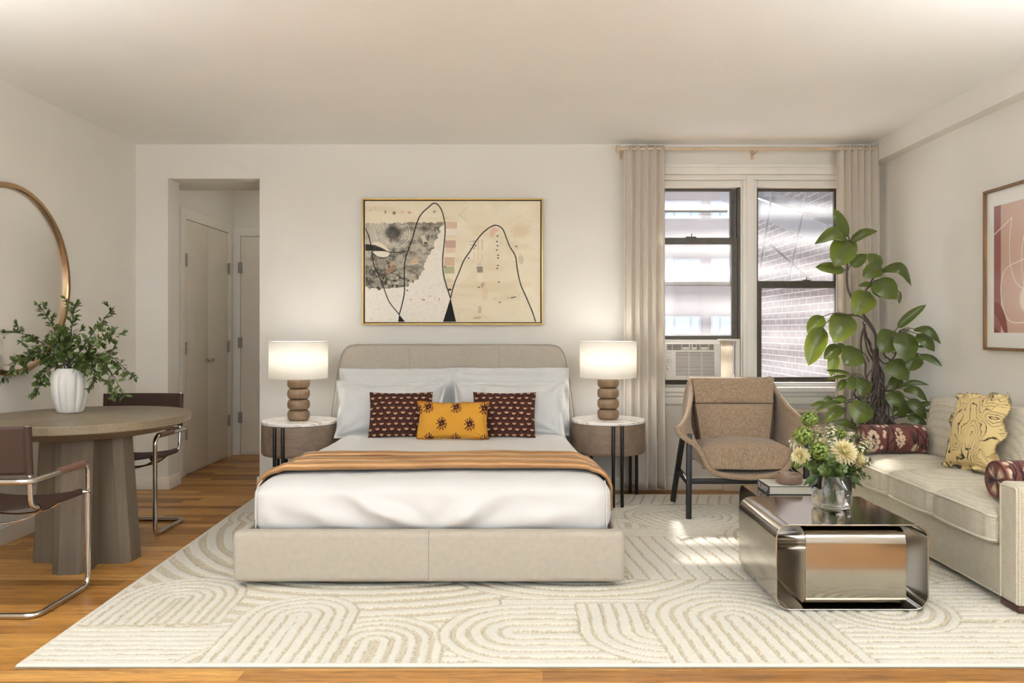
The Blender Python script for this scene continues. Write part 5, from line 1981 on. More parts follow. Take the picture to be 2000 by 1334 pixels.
    o = obj('bolster', mb, M_bol, loc=((x0 + x1) / 2, y, z), smooth=180, label=label, cat='bolster cushion', group='patterned bolsters on the sofa', colors=cv.c)
    b = MB().tube([(x0 + .004, y + r_ * .95 * math.cos(2 * PI * k / 48), z + max(-r_ * .87, r_ * .95 * math.sin(2 * PI * k / 48))) for k in range(48)], .004, 6, closed=True)
    obj('piping', b, mat('bolster_piping', (104, 62, 54), .9), o)


bolster('dark red patterned bolster lying against the far sofa arm by the plant', 2.075, 2.455, 4.705, .533, .088, .02, 4)
bolster('dark red patterned bolster tucked inside the near sofa arm', 2.115, 2.465, 3.430, .530, .088, .55, 9)

mb, info = pillow_mb(.315, .37, .12, n=190, m=190, flange=.13, pinch=.02, wr=.006, seed=21, ruffle=.022)
a = np.array(info); x, z = a[:, 0], a[:, 1]
wx2 = x + .05 * (fbm(x * 9 + 3, z * 9) - .5) * 2; wz2 = z + .05 * (fbm(x * 9 + 40, z * 9 + 7) - .5) * 2
fld = fbm(wx2 * 9 + 11, wz2 * 8 + 3, 2)
cv = Canvas(x, z, (204, 180, 124))
cv.put(fbm(x * 8, z * 8), (216, 194, 142), .6)
q = np.mod(fld * 13, 1.0)
gy = np.abs(q - .5)
sel = fbm(x * 16 + 9, z * 16, 2)
cv.put((gy < .10 + .16 * np.clip(sel - .52, 0, 1) * 2), (140, 104, 52), .5)
cv.put((gy < .055 + .30 * np.clip(sel - .57, 0, 1)) & (sel > .40), (38, 32, 32), .95)
cv.put((fbm(x * 26 + 5, z * 26) > .80), (34, 30, 32), .95)
out_ = (np.abs(x) > .315 / 2 * 1.125) | (z > .37 * 1.055) | (z < -.37 * .055)
cv.put(out_, (74, 72, 74), .8)
loc = (2.365, 4.08, .485)
place(mb, loc, 17, -80, -4)
obj('cushion', mb, attr_mat('marbled_cushion_cloth', .7, .15, 300, .1), loc=loc, smooth=180, label='mustard cushion with marbled black lines and a ruffled edge on the sofa', cat='cushion', colors=cv.c)

# ---------------------------------------------------------------- coffee table of two crossed bent sheets
ct = thing('coffee_table', 'smoked steel coffee table of two rounded sheet tubes, one set through the other', 'coffee table', (1.4, 3.6, .012))


def sheet_tube(axis, a0, a1, z0, z1, b0, b1, r_, th):
    """rounded rectangle in the plane across axis, run from b0 to b1"""
    def outline(d):
        q = fillet([(a0 + d, z0 + d, 0), (a1 - d, z0 + d, 0), (a1 - d, z1 - d, 0), (a0 + d, z1 - d, 0)], r_ - d, 12, closed=True)
        # resample corners as true arcs
        res = []
        for (cx2, cz2, s0) in ((a0 + r_, z0 + r_, 180), (a1 - r_, z0 + r_, 270), (a1 - r_, z1 - r_, 0), (a0 + r_, z1 - r_, 90)):
            for k in range(13):
                an = R(s0 + 90 * k / 12)
                res.append((cx2 + (r_ - d) * math.cos(an), cz2 + (r_ - d) * math.sin(an)))
        return res
    def ring(o, b):
        return [((p[0], b, p[1]) if axis == 'y' else (b, p[0], p[1])) for p in o]
    e = .0012
    rows = [ring(outline(e), b0), ring(outline(0), b0 + e), ring(outline(0), b1 - e), ring(outline(e), b1), ring(outline(th - e), b1), ring(outline(th), b1 - e), ring(outline(th), b0 + e), ring(outline(th - e), b0)]
    return MB().grid(rows, cu=True, cv=True)


zc = .0146
obj('outer_tube', sheet_tube('y', 1.072, 1.720, zc, .378, 3.245, 3.80, .062, .006), M_tableM, ct, smooth=30)
obj('inner_tube', sheet_tube('x', 3.262, 4.27, zc + .0075, .352, 1.205, 1.632, .062, .006), M_tableM, ct, smooth=30)

# book and bowl
ZI = .3525
bk = thing('book', 'thick pale grey book with lettered charcoal spine on the coffee table', 'book', (1.42, 4.05, ZI))
bx0, bx1, by0, by1, bz0, bz1 = 1.272, 1.575, 3.955, 4.145, ZI, ZI + .0445
obj('page_block', MB().rbox((bx0 + .004, by0 + .004, bz0 + .003), (bx1 - .004, by1 - .004, bz1 - .003)), M_page, bk)
obj('cover', MB().rbox((bx0, by0, bz1 - .003), (bx1, by1, bz1), .0008, 1), M_cover, bk)
obj('back_cover', MB().rbox((bx0, by0, bz0), (bx1, by1, bz0 + .003), .0008, 1), M_spine, bk)
spn = obj('spine', MB().rbox((bx0 - .0025, by0, bz0), (bx0 + .001, by1, bz1), .0008, 1), M_spine, bk)
obj('cover_edge', MB().rbox((bx0, by0 - .0004, bz1 - .0028), (bx1, by0 + .001, bz1 - .0002)).rbox((bx0, by0 - .0004, bz0 + .0004), (bx1, by0 + .001, bz0 + .0028)), M_spine, bk)


def text_mesh(s, size):
    cu = bpy.data.curves.new('letters', 'FONT')
    cu.body = s; cu.size = size; cu.extrude = 0.0002; cu.resolution_u = 3
    o = bpy.data.objects.new('letters', cu)
    COL.objects.link(o)
    dg = bpy.context.evaluated_depsgraph_get()
    me = bpy.data.meshes.new_from_object(o.evaluated_get(dg))
    b = MB(); b.v = [tuple(v.co) for v in me.vertices]; b.f = [tuple(p.vertices) for p in me.polygons]
    bpy.data.objects.remove(o); bpy.data.curves.remove(cu); bpy.data.meshes.remove(me)
    return b


tm = text_mesh('BLINS*', .052)
xs = [v[0] for v in tm.v]; ys = [v[1] for v in tm.v]
kx, ky = .165 / (max(xs) - min(xs)), .031 / (max(ys) - min(ys))
x0t, y0t = min(xs), min(ys)
tm.v = [(bx0 - .0027 - v[2], by1 - .012 - (v[0] - x0t) * kx, bz0 + .007 + (v[1] - y0t) * ky) for v in tm.v]
obj('spine_lettering', tm, M_ink, spn, smooth=0)
b = MB()
for pts in ([(1.315, 4.10), (1.335, 4.085), (1.332, 4.065), (1.35, 4.04), (1.362, 4.02)], [(1.47, 4.07), (1.485, 4.05), (1.505, 4.045)], [(1.5, 4.11), (1.515, 4.085), (1.55, 4.07), (1.57, 4.062)]):
    b.tube([(p.x, p.y, bz1 + .0002) for p in cr([(a, c, 0) for a, c in pts], 6)], .0035, 6)
for i, q in enumerate(b.v): b.v[i] = (q[0], q[1], bz1 + .0001 + (q[2] - bz1) * .05)
obj('cover_marking', b, M_ink, bk)
bc = (1.402, 4.035, bz1 + .0006)
pf = [(.03, 0), (.060, 0), (.066, .004), (.0685, .015), (.068, .040), (.066, .047), (.063, .050), (.058, .0495), (.053, .044), (.048, .030), (.03, .022), (.004, .020)]
bw = obj('bowl', MB().lathe(pf, bc, 64), M_bowl, loc=bc, label='small brown stoneware bowl standing on the grey book', cat='bowl', smooth=40)
# ---------------------------------------------------------------- glass vase with flowers
GV = Vector((1.423, 3.535, .3792))
gv = thing('glass_vase', 'clear square-shouldered glass vase of water on the coffee table', 'vase', GV)


def sq_ring(r_, z, n=64, p=5.0, k=.076):
    res = []
    for i in range(n):
        a = 2 * PI * i / n
        c, s = math.cos(a), math.sin(a)
        rr = r_ / ((abs(c) ** p + abs(s) ** p) ** (1 / p))
        res.append((GV.x + rr * c, GV.y + rr * s, GV.z + z))
    return res


rw = [(.004, .0), (.055, .0), (.066, .004), (.0735, .014), (.0755, .03), (.0755, .158), (.0735, .160), (.0715, .158), (.0705, .032), (.066, .020), (.055, .0145), (.004, .0138)]
obj('glass', MB().grid([sq_ring(a, b) for a, b in rw], cu=True), M_glass, gv, smooth=50)
wr = [(.004, .0136), (.0553, .0142), (.0665, .0196), (.0711, .033), (.0711, .098), (.004, .098)]
b = MB().grid([sq_ring(a, z) for a, z in wr], cu=True)
obj('water', b, M_water, gv, smooth=50)


def spot(px, py, dy):
    return P(px, py, GV.y + dy)


def fl_stem(t, head, seed, rad=.0022):
    rnd = random.Random(seed)
    a = GV + Vector((rnd.uniform(-.018, .018), rnd.uniform(-.018, .018), .026))
    m_ = GV + Vector((rnd.uniform(-.012, .012), rnd.uniform(-.012, .012), .11))
    k = m_ + (head - m_) * .5 + Vector((0, 0, .018))
    p = cr([a, m_, k, head], 8)
    obj('stem', MB().tube(p, rad, 6), M_stem, t, smooth=180)
    return p


def sphere_dirs(n, rnd=None):
    res = []
    for i in range(n):
        z = 1 - 2 * (i + .5) / n
        a = i * 2.399963
        s = math.sqrt(1 - z * z)
        res.append(Vector((s * math.cos(a), s * math.sin(a), z)))
    return res


def viburnum(label, px, py, dy, rpx, seed):
    rnd = random.Random(seed)
    h = spot(px, py, dy)
    r_ = rpx / F * h.y
    t = thing('green_viburnum', label, 'flower', h, 'flowers in the glass vase')
    fl_stem(t, h, seed)
    fm, tw = MB(), MB()
    for d in sphere_dirs(170):
        d = (d + Vector((rnd.uniform(-.2, .2), rnd.uniform(-.2, .2), rnd.uniform(-.2, .2)))).normalized()
        rr = r_ * rnd.uniform(.72, 1.0)
        c = h + Vector((d.x * rr, d.y * rr, d.z * rr * .9))
        tw.tube([h + d * r_ * .15, c], .0006, 4, caps=False)
        u = d.orthogonal().normalized(); w_ = d.cross(u)
        ph = rnd.uniform(0, 6)
        for k in range(5):
            a = ph + 2 * PI * k / 5
            pd = (u * math.cos(a) + w_ * math.sin(a) + d * .35).normalized()
            leaf_quad(fm, c, pd, d, r_ * .17, r_ * .14, .2, 2)
    hd = obj('flower_head', fm, M_snow, t, smooth=180)
    obj('stalk', tw, M_stem, hd, smooth=180)


def dahlia(label, px, py, dy, rpx, face, seed):
    rnd = random.Random(seed)
    h = spot(px, py, dy)
    r_ = rpx / F * h.y
    t = thing('cream_dahlia', label, 'flower', h, 'flowers in the glass vase')
    fl_stem(t, h - Vector(face).normalized() * r_ * .4, seed, .0026)
    f = Vector(face).normalized(); u = f.orthogonal().normalized(); w_ = f.cross(u)
    fm = MB()
    for ring_, (el, n, L) in enumerate(((-35, 17, .95), (-20, 18, 1.0), (-5, 18, 1.0), (10, 18, .98), (25, 17, .94), (40, 15, .86), (55, 12, .76), (68, 9, .64), (80, 6, .5))):
        for k in range(n):
            a = 2 * PI * (k + .5 * (ring_ % 2)) / n + rnd.uniform(-.08, .08)
            e = R(el + rnd.uniform(-5, 5))
            d = (u * math.cos(a) + w_ * math.sin(a)) * math.cos(e) + f * math.sin(e)
            base = h - f * r_ * .25 + d * r_ * .12
            leaf_quad(fm, base, d, f, r_ * L * 1.0, r_ * .34, .6, 5, -.22)
    obj('petals', fm, M_dahlia, t, smooth=180)


def filler(label, px, py, dy, rpx, seed, n=70):
    rnd = random.Random(seed)
    h = spot(px, py, dy)
    r_ = rpx / F * h.y
    t = thing('white_filler_flower', label, 'flower', h, 'flowers in the glass vase')
    p = fl_stem(t, h - Vector((0, 0, r_ * .5)), seed, .0014)
    fm, tw = MB(), MB()
    axis = (h - GV - Vector((0, 0, .1))).normalized()
    root = h - axis * r_ * 1.1
    for k in range(n):
        d = Vector((rnd.gauss(0, .5), rnd.gauss(0, .5), rnd.gauss(0, .5)))
        if d.length > .95: d = d.normalized() * .95
        c = h + d * r_ * .75 + axis * r_ * rnd.uniform(-.5, .5)
        tw.tube([root + (c - root) * .15, root + (c - root) * .6 + Vector((0, 0, .002)), c], .0005, 4, caps=False)
        dd = (c - root).normalized()
        u = dd.orthogonal().normalized(); w_ = dd.cross(u)
        for j in range(5):
            a = 2 * PI * j / 5
            leaf_quad(fm, c, (u * math.cos(a) + w_ * math.sin(a) + dd * .3), dd, .0088, .0080, .2, 2)
    hd = obj('florets', fm, M_filler, t, smooth=180)
    obj('stalk', tw, M_stem, hd, smooth=180)


def round_leaf(mb, c, d, nrm, r_):
    d = d.normalized(); s = d.cross(nrm)
    s = s.normalized() if s.length > 1e-4 else d.orthogonal().normalized()
    nn_ = s.cross(d).normalized()
    ctr = c + d * r_
    b = len(mb.v)
    mb.v.append(tuple(ctr - nn_ * r_ * .22))
    n = 14
    for k in range(n):
        a = 2 * PI * k / n
        mb.v.append(tuple(ctr - d * r_ * math.cos(a) + s * r_ * .98 * math.sin(a)))
    for k in range(n):
        mb.f.append((b, b + 1 + k, b + 1 + (k + 1) % n))


def eucalyptus(label, px, py, dy, seed, n=13, start=.35, big=1.0):
    rnd = random.Random(seed)
    h = spot(px, py, dy)
    t = thing('eucalyptus_sprig', label, 'greenery', h, 'greenery in the glass vase')
    p = fl_stem(t, h, seed, .0018)
    N = len(p)
    lv = MB()
    for k in range(n):
        f = start + (1 - start) * k / (n - 1)
        i = min(int(f * (N - 1)), N - 2)
        c = p[i].lerp(p[i + 1], f * (N - 1) - i)
        tan = (p[i + 1] - p[i]).normalized()
        u = tan.orthogonal().normalized(); w_ = tan.cross(u)
        a = k * 1.9 + rnd.uniform(-.4, .4)
        for s in (0, PI, PI / 2 * rnd.choice((1, 3))):
            d = (u * math.cos(a + s) + w_ * math.sin(a + s) + tan * rnd.uniform(.1, .7))
            r_ = rnd.uniform(.0105, .0155) * (1.15 - .5 * (k / n)) * big
            round_leaf(lv, c + d * .004, d, (tan + Vector((0, -.6, .5))).normalized(), r_)
    obj('foliage', lv, M_euca, t, smooth=180)


viburnum('highest green viburnum ball, standing clear above the bouquet', 1581, 819, .05, 17, 1)
viburnum('large green viburnum ball just under the highest one', 1569, 851, -.02, 20, 2)
viburnum('green viburnum ball in the middle, between the two big dahlias', 1600, 881, -.06, 19, 3)
viburnum('small green viburnum ball peeping out low beside the dahlia over the book', 1556, 907, -.02, 10, 4)
viburnum('green viburnum ball at the back towards the sofa', 1640, 846, .06, 13, 5)
dahlia('cream dahlia turned to the armchair, on the book side of the bouquet', 1562, 891, -.03, 18, (-.8, -.6, .25), 6)
dahlia('largest cream dahlia, facing up in the middle of the bouquet', 1651, 880, -.05, 24, (.15, -.75, .65), 7)
dahlia('cream dahlia beside the largest one, on the sofa side', 1679, 896, -.01, 17, (.8, -.5, .2), 8)
dahlia('cream dahlia half hidden behind the green balls', 1607, 866, .05, 15, (-.1, -.6, .8), 9)
filler('spray of tiny white flowers leaning out towards the armchair', 1553, 868, .03, 14, 10)
filler('tall spray of tiny white flowers at the back of the bouquet', 1623, 843, .05, 17, 11)
filler('spray of tiny white flowers behind the highest green ball stem', 1600, 850, .08, 14, 12)
filler('spray of tiny white flowers reaching out over the sofa seat', 1690, 870, .02, 18, 13, 90)
filler('spray of tiny white flowers in the middle under the tall spray', 1625, 862, .0, 15, 14)
eucalyptus('eucalyptus sprig reaching out furthest over the sofa cushion', 1700, 901, .0, 15, 16, .45)
eucalyptus('eucalyptus sprig drooping at the rim on the sofa side', 1695, 930, -.03, 16, 12, .5)
eucalyptus('eucalyptus sprig rising at the back beside the bolster', 1672, 848, .06, 17, 14, .5)
eucalyptus('eucalyptus sprig at the front, hanging over the vase rim', 1606, 917, -.09, 18, 13, .5, .95)
eucalyptus('eucalyptus sprig at the front, under the largest dahlia', 1648, 915, -.09, 19, 13, .5, .95)
eucalyptus('eucalyptus sprig against the large green ball', 1585, 858, -.01, 20, 9, .6, 1.0)
eucalyptus('eucalyptus sprig in the very middle of the bouquet', 1622, 893, -.08, 21, 13, .45, 1.0)
eucalyptus('eucalyptus sprig low on the book side of the bouquet', 1575, 905, -.06, 22, 12, .5, .95)
eucalyptus('eucalyptus sprig standing out behind the dahlia on the sofa side', 1692, 882, .06, 24, 14, .45)
eucalyptus('eucalyptus sprig between the large green ball and the dahlia over the book', 1556, 880, .04, 25, 10, .55)
eucalyptus('eucalyptus sprig curling down in front of the sofa seat below the furthest one', 1680, 918, .05, 26, 14, .45)
for lab, px, py, dy, ox, L, seed in (('pair of dark pointed leaves hanging over the rim on the book side', 1585, 932, -.05, -1, .085, 31), ('pair of dark pointed leaves hanging over the rim on the sofa side', 1664, 934, -.04, 1, .09, 32), ('dark pointed leaf sprig under the middle of the bouquet', 1618, 905, .02, .3, .07, 33)):
    h = spot(px, py, dy)
    t = thing('ruscus_sprig', lab, 'greenery', h, 'greenery in the glass vase')
    q = GV + Vector((ox * .035, -.02, .163))
    obj('stem', MB().tube(cr([GV + Vector((0, 0, .03)), GV + Vector((ox * .01, 0, .12)), q, h + Vector((-ox * .03, 0, .01))], 6), .0016, 6), M_stem, t, smooth=180)
    lv = MB()
    leaf_quad(lv, h + Vector((-ox * .03, 0, .01)), Vector((ox, -.3, -.45)), Vector((0, -.6, .8)), L, L * .38, .25, 6, .2)
    leaf_quad(lv, h + Vector((-ox * .025, 0, .005)), Vector((ox * .7, -.1, -.9)), Vector((0, -1, .2)), L * .75, L * .36, .25, 6, .1)
    leaf_quad(lv, h + Vector((-ox * .04, 0, .012)), Vector((-ox * .5, -.8, -.1)), Vector((0, -.3, .9)), L * .6, L * .3, .25, 6, .2)
    obj('foliage', lv, M_dkleaf, t, smooth=180)

# ---------------------------------------------------------------- rubber plant in the corner
YP = 5.13
Q = lambda cx_, cy_, dy=0.0: P(cx_ / 2.965 + 1540, cy_ / 2.965 + 390, YP + dy)
RP = Vector((Q(500, 1300).x, YP + .02, 0))
rp_ = thing('rubber_plant', 'tall rubber plant with twisted bare stems in the corner behind the sofa', 'plant', RP)
obj('pot', MB().lathe([(.09, .0), (.105, .004), (.135, .27), (.138, .29), (.128, .29), (.122, .25), (.02, .25)], RP, 40), mat('grey_planter', (120, 116, 110), .6), rp_)
trunk = cr([RP + Vector((.0, 0, .24)), Q(478, 1330), Q(488, 1180), Q(512, 1030), Q(512, 900), Q(500, 770), Q(430, 660), Q(385, 600, -.01), Q(345, 520), Q(338, 420), Q(348, 320), Q(352, 235), Q(344, 205)], 8)
N = len(trunk)
obj('trunk', MB().tube(trunk, [max(.0045, .021 * (1 - 1.25 * max(0, i / N - .02)) if i < N * .55 else .0085 - .004 * (i / N - .55) / .45) for i in range(N)], 12), M_bark, rp_, smooth=180)
rnd = random.Random(77)
vi = MB()
for k in range(30):
    z_top = rnd.choice((860, 900, 960, 1020, 1080)) if k > 4 else 700 + k * 20
    x0 = 500 + rnd.uniform(-95, 95)
    pts = [RP + Vector((rnd.uniform(-.05, .05), rnd.uniform(-.05, .05), .25))]
    y_ = 1330
    ph, am_, fr = rnd.uniform(0, 6), rnd.uniform(14, 52), rnd.uniform(.012, .022)
    while y_ > z_top:
        f = (1330 - y_) / (1330 - z_top)
        cxm = x0 * (1 - f) + ((505 if k > 4 else 446) + rnd.uniform(-12, 12)) * f
        pts.append(Q(cxm + am_ * (1 - f * .6) * math.sin(y_ * fr + ph), y_, .05 * math.cos(y_ * fr + ph)))
        y_ -= rnd.uniform(38, 60)
    pts.append(Q(508 if k > 4 else 445, z_top, 0))
    vi.tube(cr(pts, 5), rnd.choice((.003, .004, .005, .0065)), 6)
obj('aerial_stems', vi, M_bark, rp_, smooth=180)

lv_pts, lv_f, lv_c = MB(), [], []
pet = MB()
g_lo, g_hi, g_vein = np.array(lin((76, 90, 40))), np.array(lin((138, 150, 54))), np.array(lin((92, 96, 70)))


def rleaf(bx, by, tx, ty, wpx, dy0=0.0, dy1=-.06, arch=.12, fold=.25, side=0.0, yellow=0.3, att=None, shape=.75):
    """large oval leaf, base and tip in the corner view, width wpx; arch lifts the middle toward the viewer and up"""
    a, b_ = Q(bx, by, dy0), Q(tx, ty, dy1)
    L = (b_ - a).length
    ch = (b_ - a).normalized()
    view = Vector((0.42, 1, -.05)).normalized()
    n0 = Vector((0, -1, .45)).normalized()
    s = ch.cross(n0)
    if s.length < .2: s = Vector((1, 0, 0))
    s.normalize()
    n0 = s.cross(ch).normalized()
    if n0.y > 0: n0 = -n0
    if side: 
        Rm = Matrix.Rotation(R(side), 3, ch)
        s = Rm @ s; n0 = Rm @ n0
    W = wpx / 2.965 / F * YP
    nu, nv = 12, 6
    rows, cols = [], []
    for i in range(nu + 1):
        t = i / nu
        wt = (math.sin(PI * min(1, t ** shape))) ** .62 if 0 < t < 1 else .02
        if t > .9: wt *= .82
        c = a + ch * (L * t) + n0 * (arch * L * math.sin(PI * t) ** 1.0) + Vector((0, 0, arch * L * .55 * math.sin(PI * t)))
        row = []
        for j in range(-nv, nv + 1):
            q = j / nv
            row.append(c + s * (q * W / 2 * wt) - n0 * (fold * W / 2 * wt * abs(q) ** 1.6) + n0 * (.012 * W * math.sin(t * 26 + abs(q) * 3)))
            k = yellow * (abs(q) ** 2 * .5 + t * .6)
            base = g_lo * (1 - k) + g_hi * k
            vein = abs(q) < .5 / nv
            cols.append(g_vein if vein else base)
        rows.append(row)
    lv_pts.grid(rows); lv_c.extend(cols)
    # stalk back to the trunk
    tgt = None
    if att: tgt = Q(*att)
    else:
        best = min(range(8, N), key=lambda i_: (trunk[i_] - (a + Vector((0, 0, -.03)))).length)
        tgt = trunk[best]
    mid = (a + tgt) / 2 + Vector((0, 0, .012))
    pet.tube(cr([tgt, mid, a, a + ch * L * .06 + n0 * arch * L * .1], 5), [.0034] * 15 + [.0022], 6) if False else pet.tube(cr([tgt, mid, a], 5), .0030, 6)


Ls = [
    (345, 215, 262, 52, 82, .02, .0, .04, .2, 0, .15),
    (345, 238, 150, 258, 92, .0, -.05, .26, .3, 0, .35),
    (352, 246, 266, 388, 152, -.03, -.10, .10, .2, 0, .55),
    (352, 232, 385, 330, 72, .04, .03, .05, .2, 0, .25),
    (358, 242, 516, 182, 58, .02, .0, .16, .5, 0, .1),
    (328, 405, 155, 392, 78, .0, -.04, .05, .3, 0, .3, (345, 440)),
    (362, 382, 457, 316, 74, .0, .02, .04, .3, 0, .1, (345, 410)),
    (535, 392, 462, 312, 92, .0, .02, .08, .2, 0, .15, (440, 540)),
    (543, 396, 428, 446, 96, -.02, -.05, .10, .3, 0, .25, (440, 540)),
    (538, 408, 712, 500, 82, -.02, -.06, .32, .3, 0, .05, (440, 540)),
    (500, 468, 628, 578, 150, -.06, -.13, .12, .2, 0, .25, (440, 540)),
    (498, 490, 402, 500, 34, -.02, -.04, .08, .4, 0, .1, (440, 540)),
    (488, 500, 550, 566, 62, .0, .0, .06, .3, 0, .2, (440, 540)),
    (650, 540, 640, 604, 22, .0, .0, .02, .4, 0, .1, (560, 500)),
    (470, 535, 384, 668, 140, -.05, -.11, .08, .18, 0, .8, (360, 560)),
    (352, 664, 262, 828, 158, -.06, -.13, .10, .2, 0, .45, (432, 690)),
    (196, 735, 116, 962, 122, -.06, -.10, .06, .35, 0, 1.0, (300, 660)),
    (204, 676, 108, 772, 92, .0, -.02, .05, .3, 0, .5, (300, 662)),
    (414, 870, 322, 958, 136, -.05, -.10, .08, .2, 0, .2, (470, 940)),
    (300, 848, 206, 924, 80, -.02, -.05, .10, .3, 0, .15, (400, 880)),
    (335, 862, 282, 836, 40, .0, .0, .05, .3, 0, .05, (400, 880)),
    (270, 893, 246, 1026, 70, -.02, -.04, .05, .2, 0, .6, (360, 880)),
    (360, 1010, 214, 988, 24, -.02, -.05, .05, .4, 0, .1, (440, 1030)),
    (340, 1020, 213, 1044, 24, -.02, -.05, .04, .4, 0, .1, (440, 1040)),
    (330, 1042, 288, 1108, 46, .0, -.03, .06, .3, 0, .1, (430, 1050)),
    (402, 1032, 350, 1098, 76, -.04, -.08, .06, .25, 0, .2, (470, 1080)),
    (456, 1046, 410, 1132, 88, -.06, -.10, .07, .2, 0, .15, (480, 1090)),
    (625, 768, 528, 886, 140, -.08, -.14, .08, .15, 0, .1, (560, 870)),
    (680, 766, 680, 940, 142, -.14, -.20, .06, .18, 0, .15, (560, 880)),
    (630, 742, 798, 608, 54, -.10, -.16, .08, .4, 0, .1, (560, 860)),
    (725, 748, 882, 836, 62, -.16, -.26, .22, .4, 0, .05, (640, 760)),
    (745, 776, 846, 880, 84, -.16, -.22, .12, .3, 0, .05, (640, 770)),
    (752, 850, 802, 850, 18, -.12, -.14, .05, .4, 0, .0, (620, 880)),
    (760, 893, 888, 966, 56, -.16, -.27, .10, .5, 0, .0, (620, 880)),
    (740, 885, 690, 992, 122, -.10, -.14, .08, .2, 0, .1, (600, 890)),
    (585, 932, 694, 1048, 134, -.10, -.16, .10, .2, 0, .2, (560, 920)),
    (610, 815, 580, 888, 58, .0, .0, .05, .2, 0, .1, (560, 880)),
    (655, 1032, 578, 1100, 74, -.04, -.06, .08, .2, 0, .1, (560, 1090)),
    (636, 1086, 816, 1074, 34, -.10, -.20, .16, .4, 0, .05, (560, 1100)),
    (665, 1096, 806, 1170, 60, -.12, -.20, .20, .3, 0, .05, (570, 1110)),
    (590, 1110, 656, 1202, 110, -.10, -.15, .08, .2, 0, .1, (540, 1120)),
    (690, 1170, 612, 1252, 92, -.06, -.10, .06, .25, 0, .1, (560, 1130)),
    (700, 1152, 798, 1272, 80, -.14, -.20, .10, .3, 0, .1, (580, 1120)),
    (690, 1250, 802, 1304, 62, -.12, -.18, .10, .3, 0, .05, (560, 1300)),
    (700, 1220, 838, 1174, 40, -.10, -.20, .08, .4, 0, .0, (600, 1260)),
    (800, 1216, 894, 1256, 40, -.18, -.26, .12, .4, 0, .0, (640, 1250)),
    (636, 1258, 694, 1250, 20, -.06, -.08, .06, .3, 0, .0, (560, 1300)),
    (450, 1172, 388, 1296, 138, -.10, -.15, .07, .2, 0, .3, (490, 1150)),
    (322, 1204, 204, 1292, 70, -.08, -.14, .12, .3, 0, .25, (470, 1190)),
    (310, 1172, 144, 1236, 30, -.06, -.12, .14, .4, 0, .1, (440, 1150)),
    (222, 1176, 124, 1200, 28, -.08, -.12, .10, .4, 0, .2, (310, 1172)),
    (345, 1166, 268, 1152, 48, -.04, -.06, .10, .3, 0, .1, (440, 1140)),
    (256, 1150, 200, 1172, 40, -.06, -.08, .12, .3, 0, .1, (330, 1168)),
    (396, 1326, 250, 1292, 48, -.10, -.14, .14, .4, 0, .05, (470, 1300)),
    (600, 1318, 734, 1308, 24, -.04, -.10, .08, .3, 0, .0, (540, 1330)),
]
for L_ in Ls: rleaf(*L_)
obj('foliage', lv_pts, M_rubber, rp_, smooth=180, colors=np.array(lv_c))
obj('leaf_stalks', pet, M_bark, rp_, smooth=180)
br = MB()
for ps in ([(500, 775), (430, 685), (360, 668), (270, 660)], [(510, 905), (560, 950), (620, 895), (640, 770), (700, 752)], [(560, 870), (555, 900), (600, 935)], [(505, 1090), (580, 1110), (640, 1085)], [(490, 1300), (620, 1250), (720, 1230), (800, 1215)], [(500, 1180), (420, 1170), (330, 1172)], [(440, 1180), (380, 1120), (450, 1040)]):
    br.tube(cr([Q(a, b, -.03 * i) for i, (a, b) in enumerate(ps)], 6), .0055, 8)
obj('side_stems', br, M_bark, rp_, smooth=180)
# ---------------------------------------------------------------- carved wool rug
RX0, RX1, RY0, RY1 = -1.86, 2.36, 2.722, 5.56
NX, NY = 690, 470
u = np.linspace(0, 1, NX); v = np.linspace(0, 1, NY)
U, V = np.meshgrid(u, v)
y = RY0 + (RY1 - RY0) * V.ravel()
# the long edges are not quite square to the room, as in the photograph
x = RX0 + (RX1 - RX0) * U.ravel() - 0.05 * (V.ravel() - 0.0) * (1 - U.ravel()) + 0.06 * (1 - V.ravel()) * (1 - U.ravel())
jx = x + .016 * (fbm(x * 5, y * 5, 2) - .5) + .006 * (fbm(x * 40, y * 40, 2) - .5)
jy = y + .016 * (fbm(x * 5 + 31, y * 5 + 7, 2) - .5) + .006 * (fbm(x * 40 + 9, y * 40 + 4, 2) - .5)
dist = np.zeros(x.shape); band = np.full(x.shape, .05); wide = np.full(x.shape, .22); edge = np.full(x.shape, 1.0)


def paint(mask, d, w_, g_, e=None):
    global dist, band, wide, edge
    dist = np.where(mask, d, dist); band = np.where(mask, w_, band); wide = np.where(mask, g_, wide)
    if e is not None: edge = np.where(mask, e, edge)


def lines(x0, x1, y0, y1, ang, w_, g_):
    c, s = math.cos(R(ang)), math.sin(R(ang))
    m = (jx > x0) & (jx < x1) & (jy > y0) & (jy < y1)
    e = np.minimum(np.minimum(jx - x0, x1 - jx), np.minimum(jy - y0, y1 - jy))
    paint(m, -jx * s + jy * c + 40 * w_, w_, g_, e)


def arch(cx_, cy_, ang, Rr, L, w_, g_, sq=1.0):
    """half round of radius Rr with straight legs of length L behind it; ang turns its crown (0 = away from the viewer)"""
    c, s = math.cos(R(ang)), math.sin(R(ang))
    dx, dy = jx - cx_, jy - cy_
    a = dx * c + dy * s; b = -dx * s + dy * c
    d = np.where(b > 0, np.hypot(a, b / sq), np.abs(a))
    m = (d < Rr) & (b > -L)
    e = np.minimum(Rr - d, b + L)
    paint(m, Rr - d, w_, g_, e)


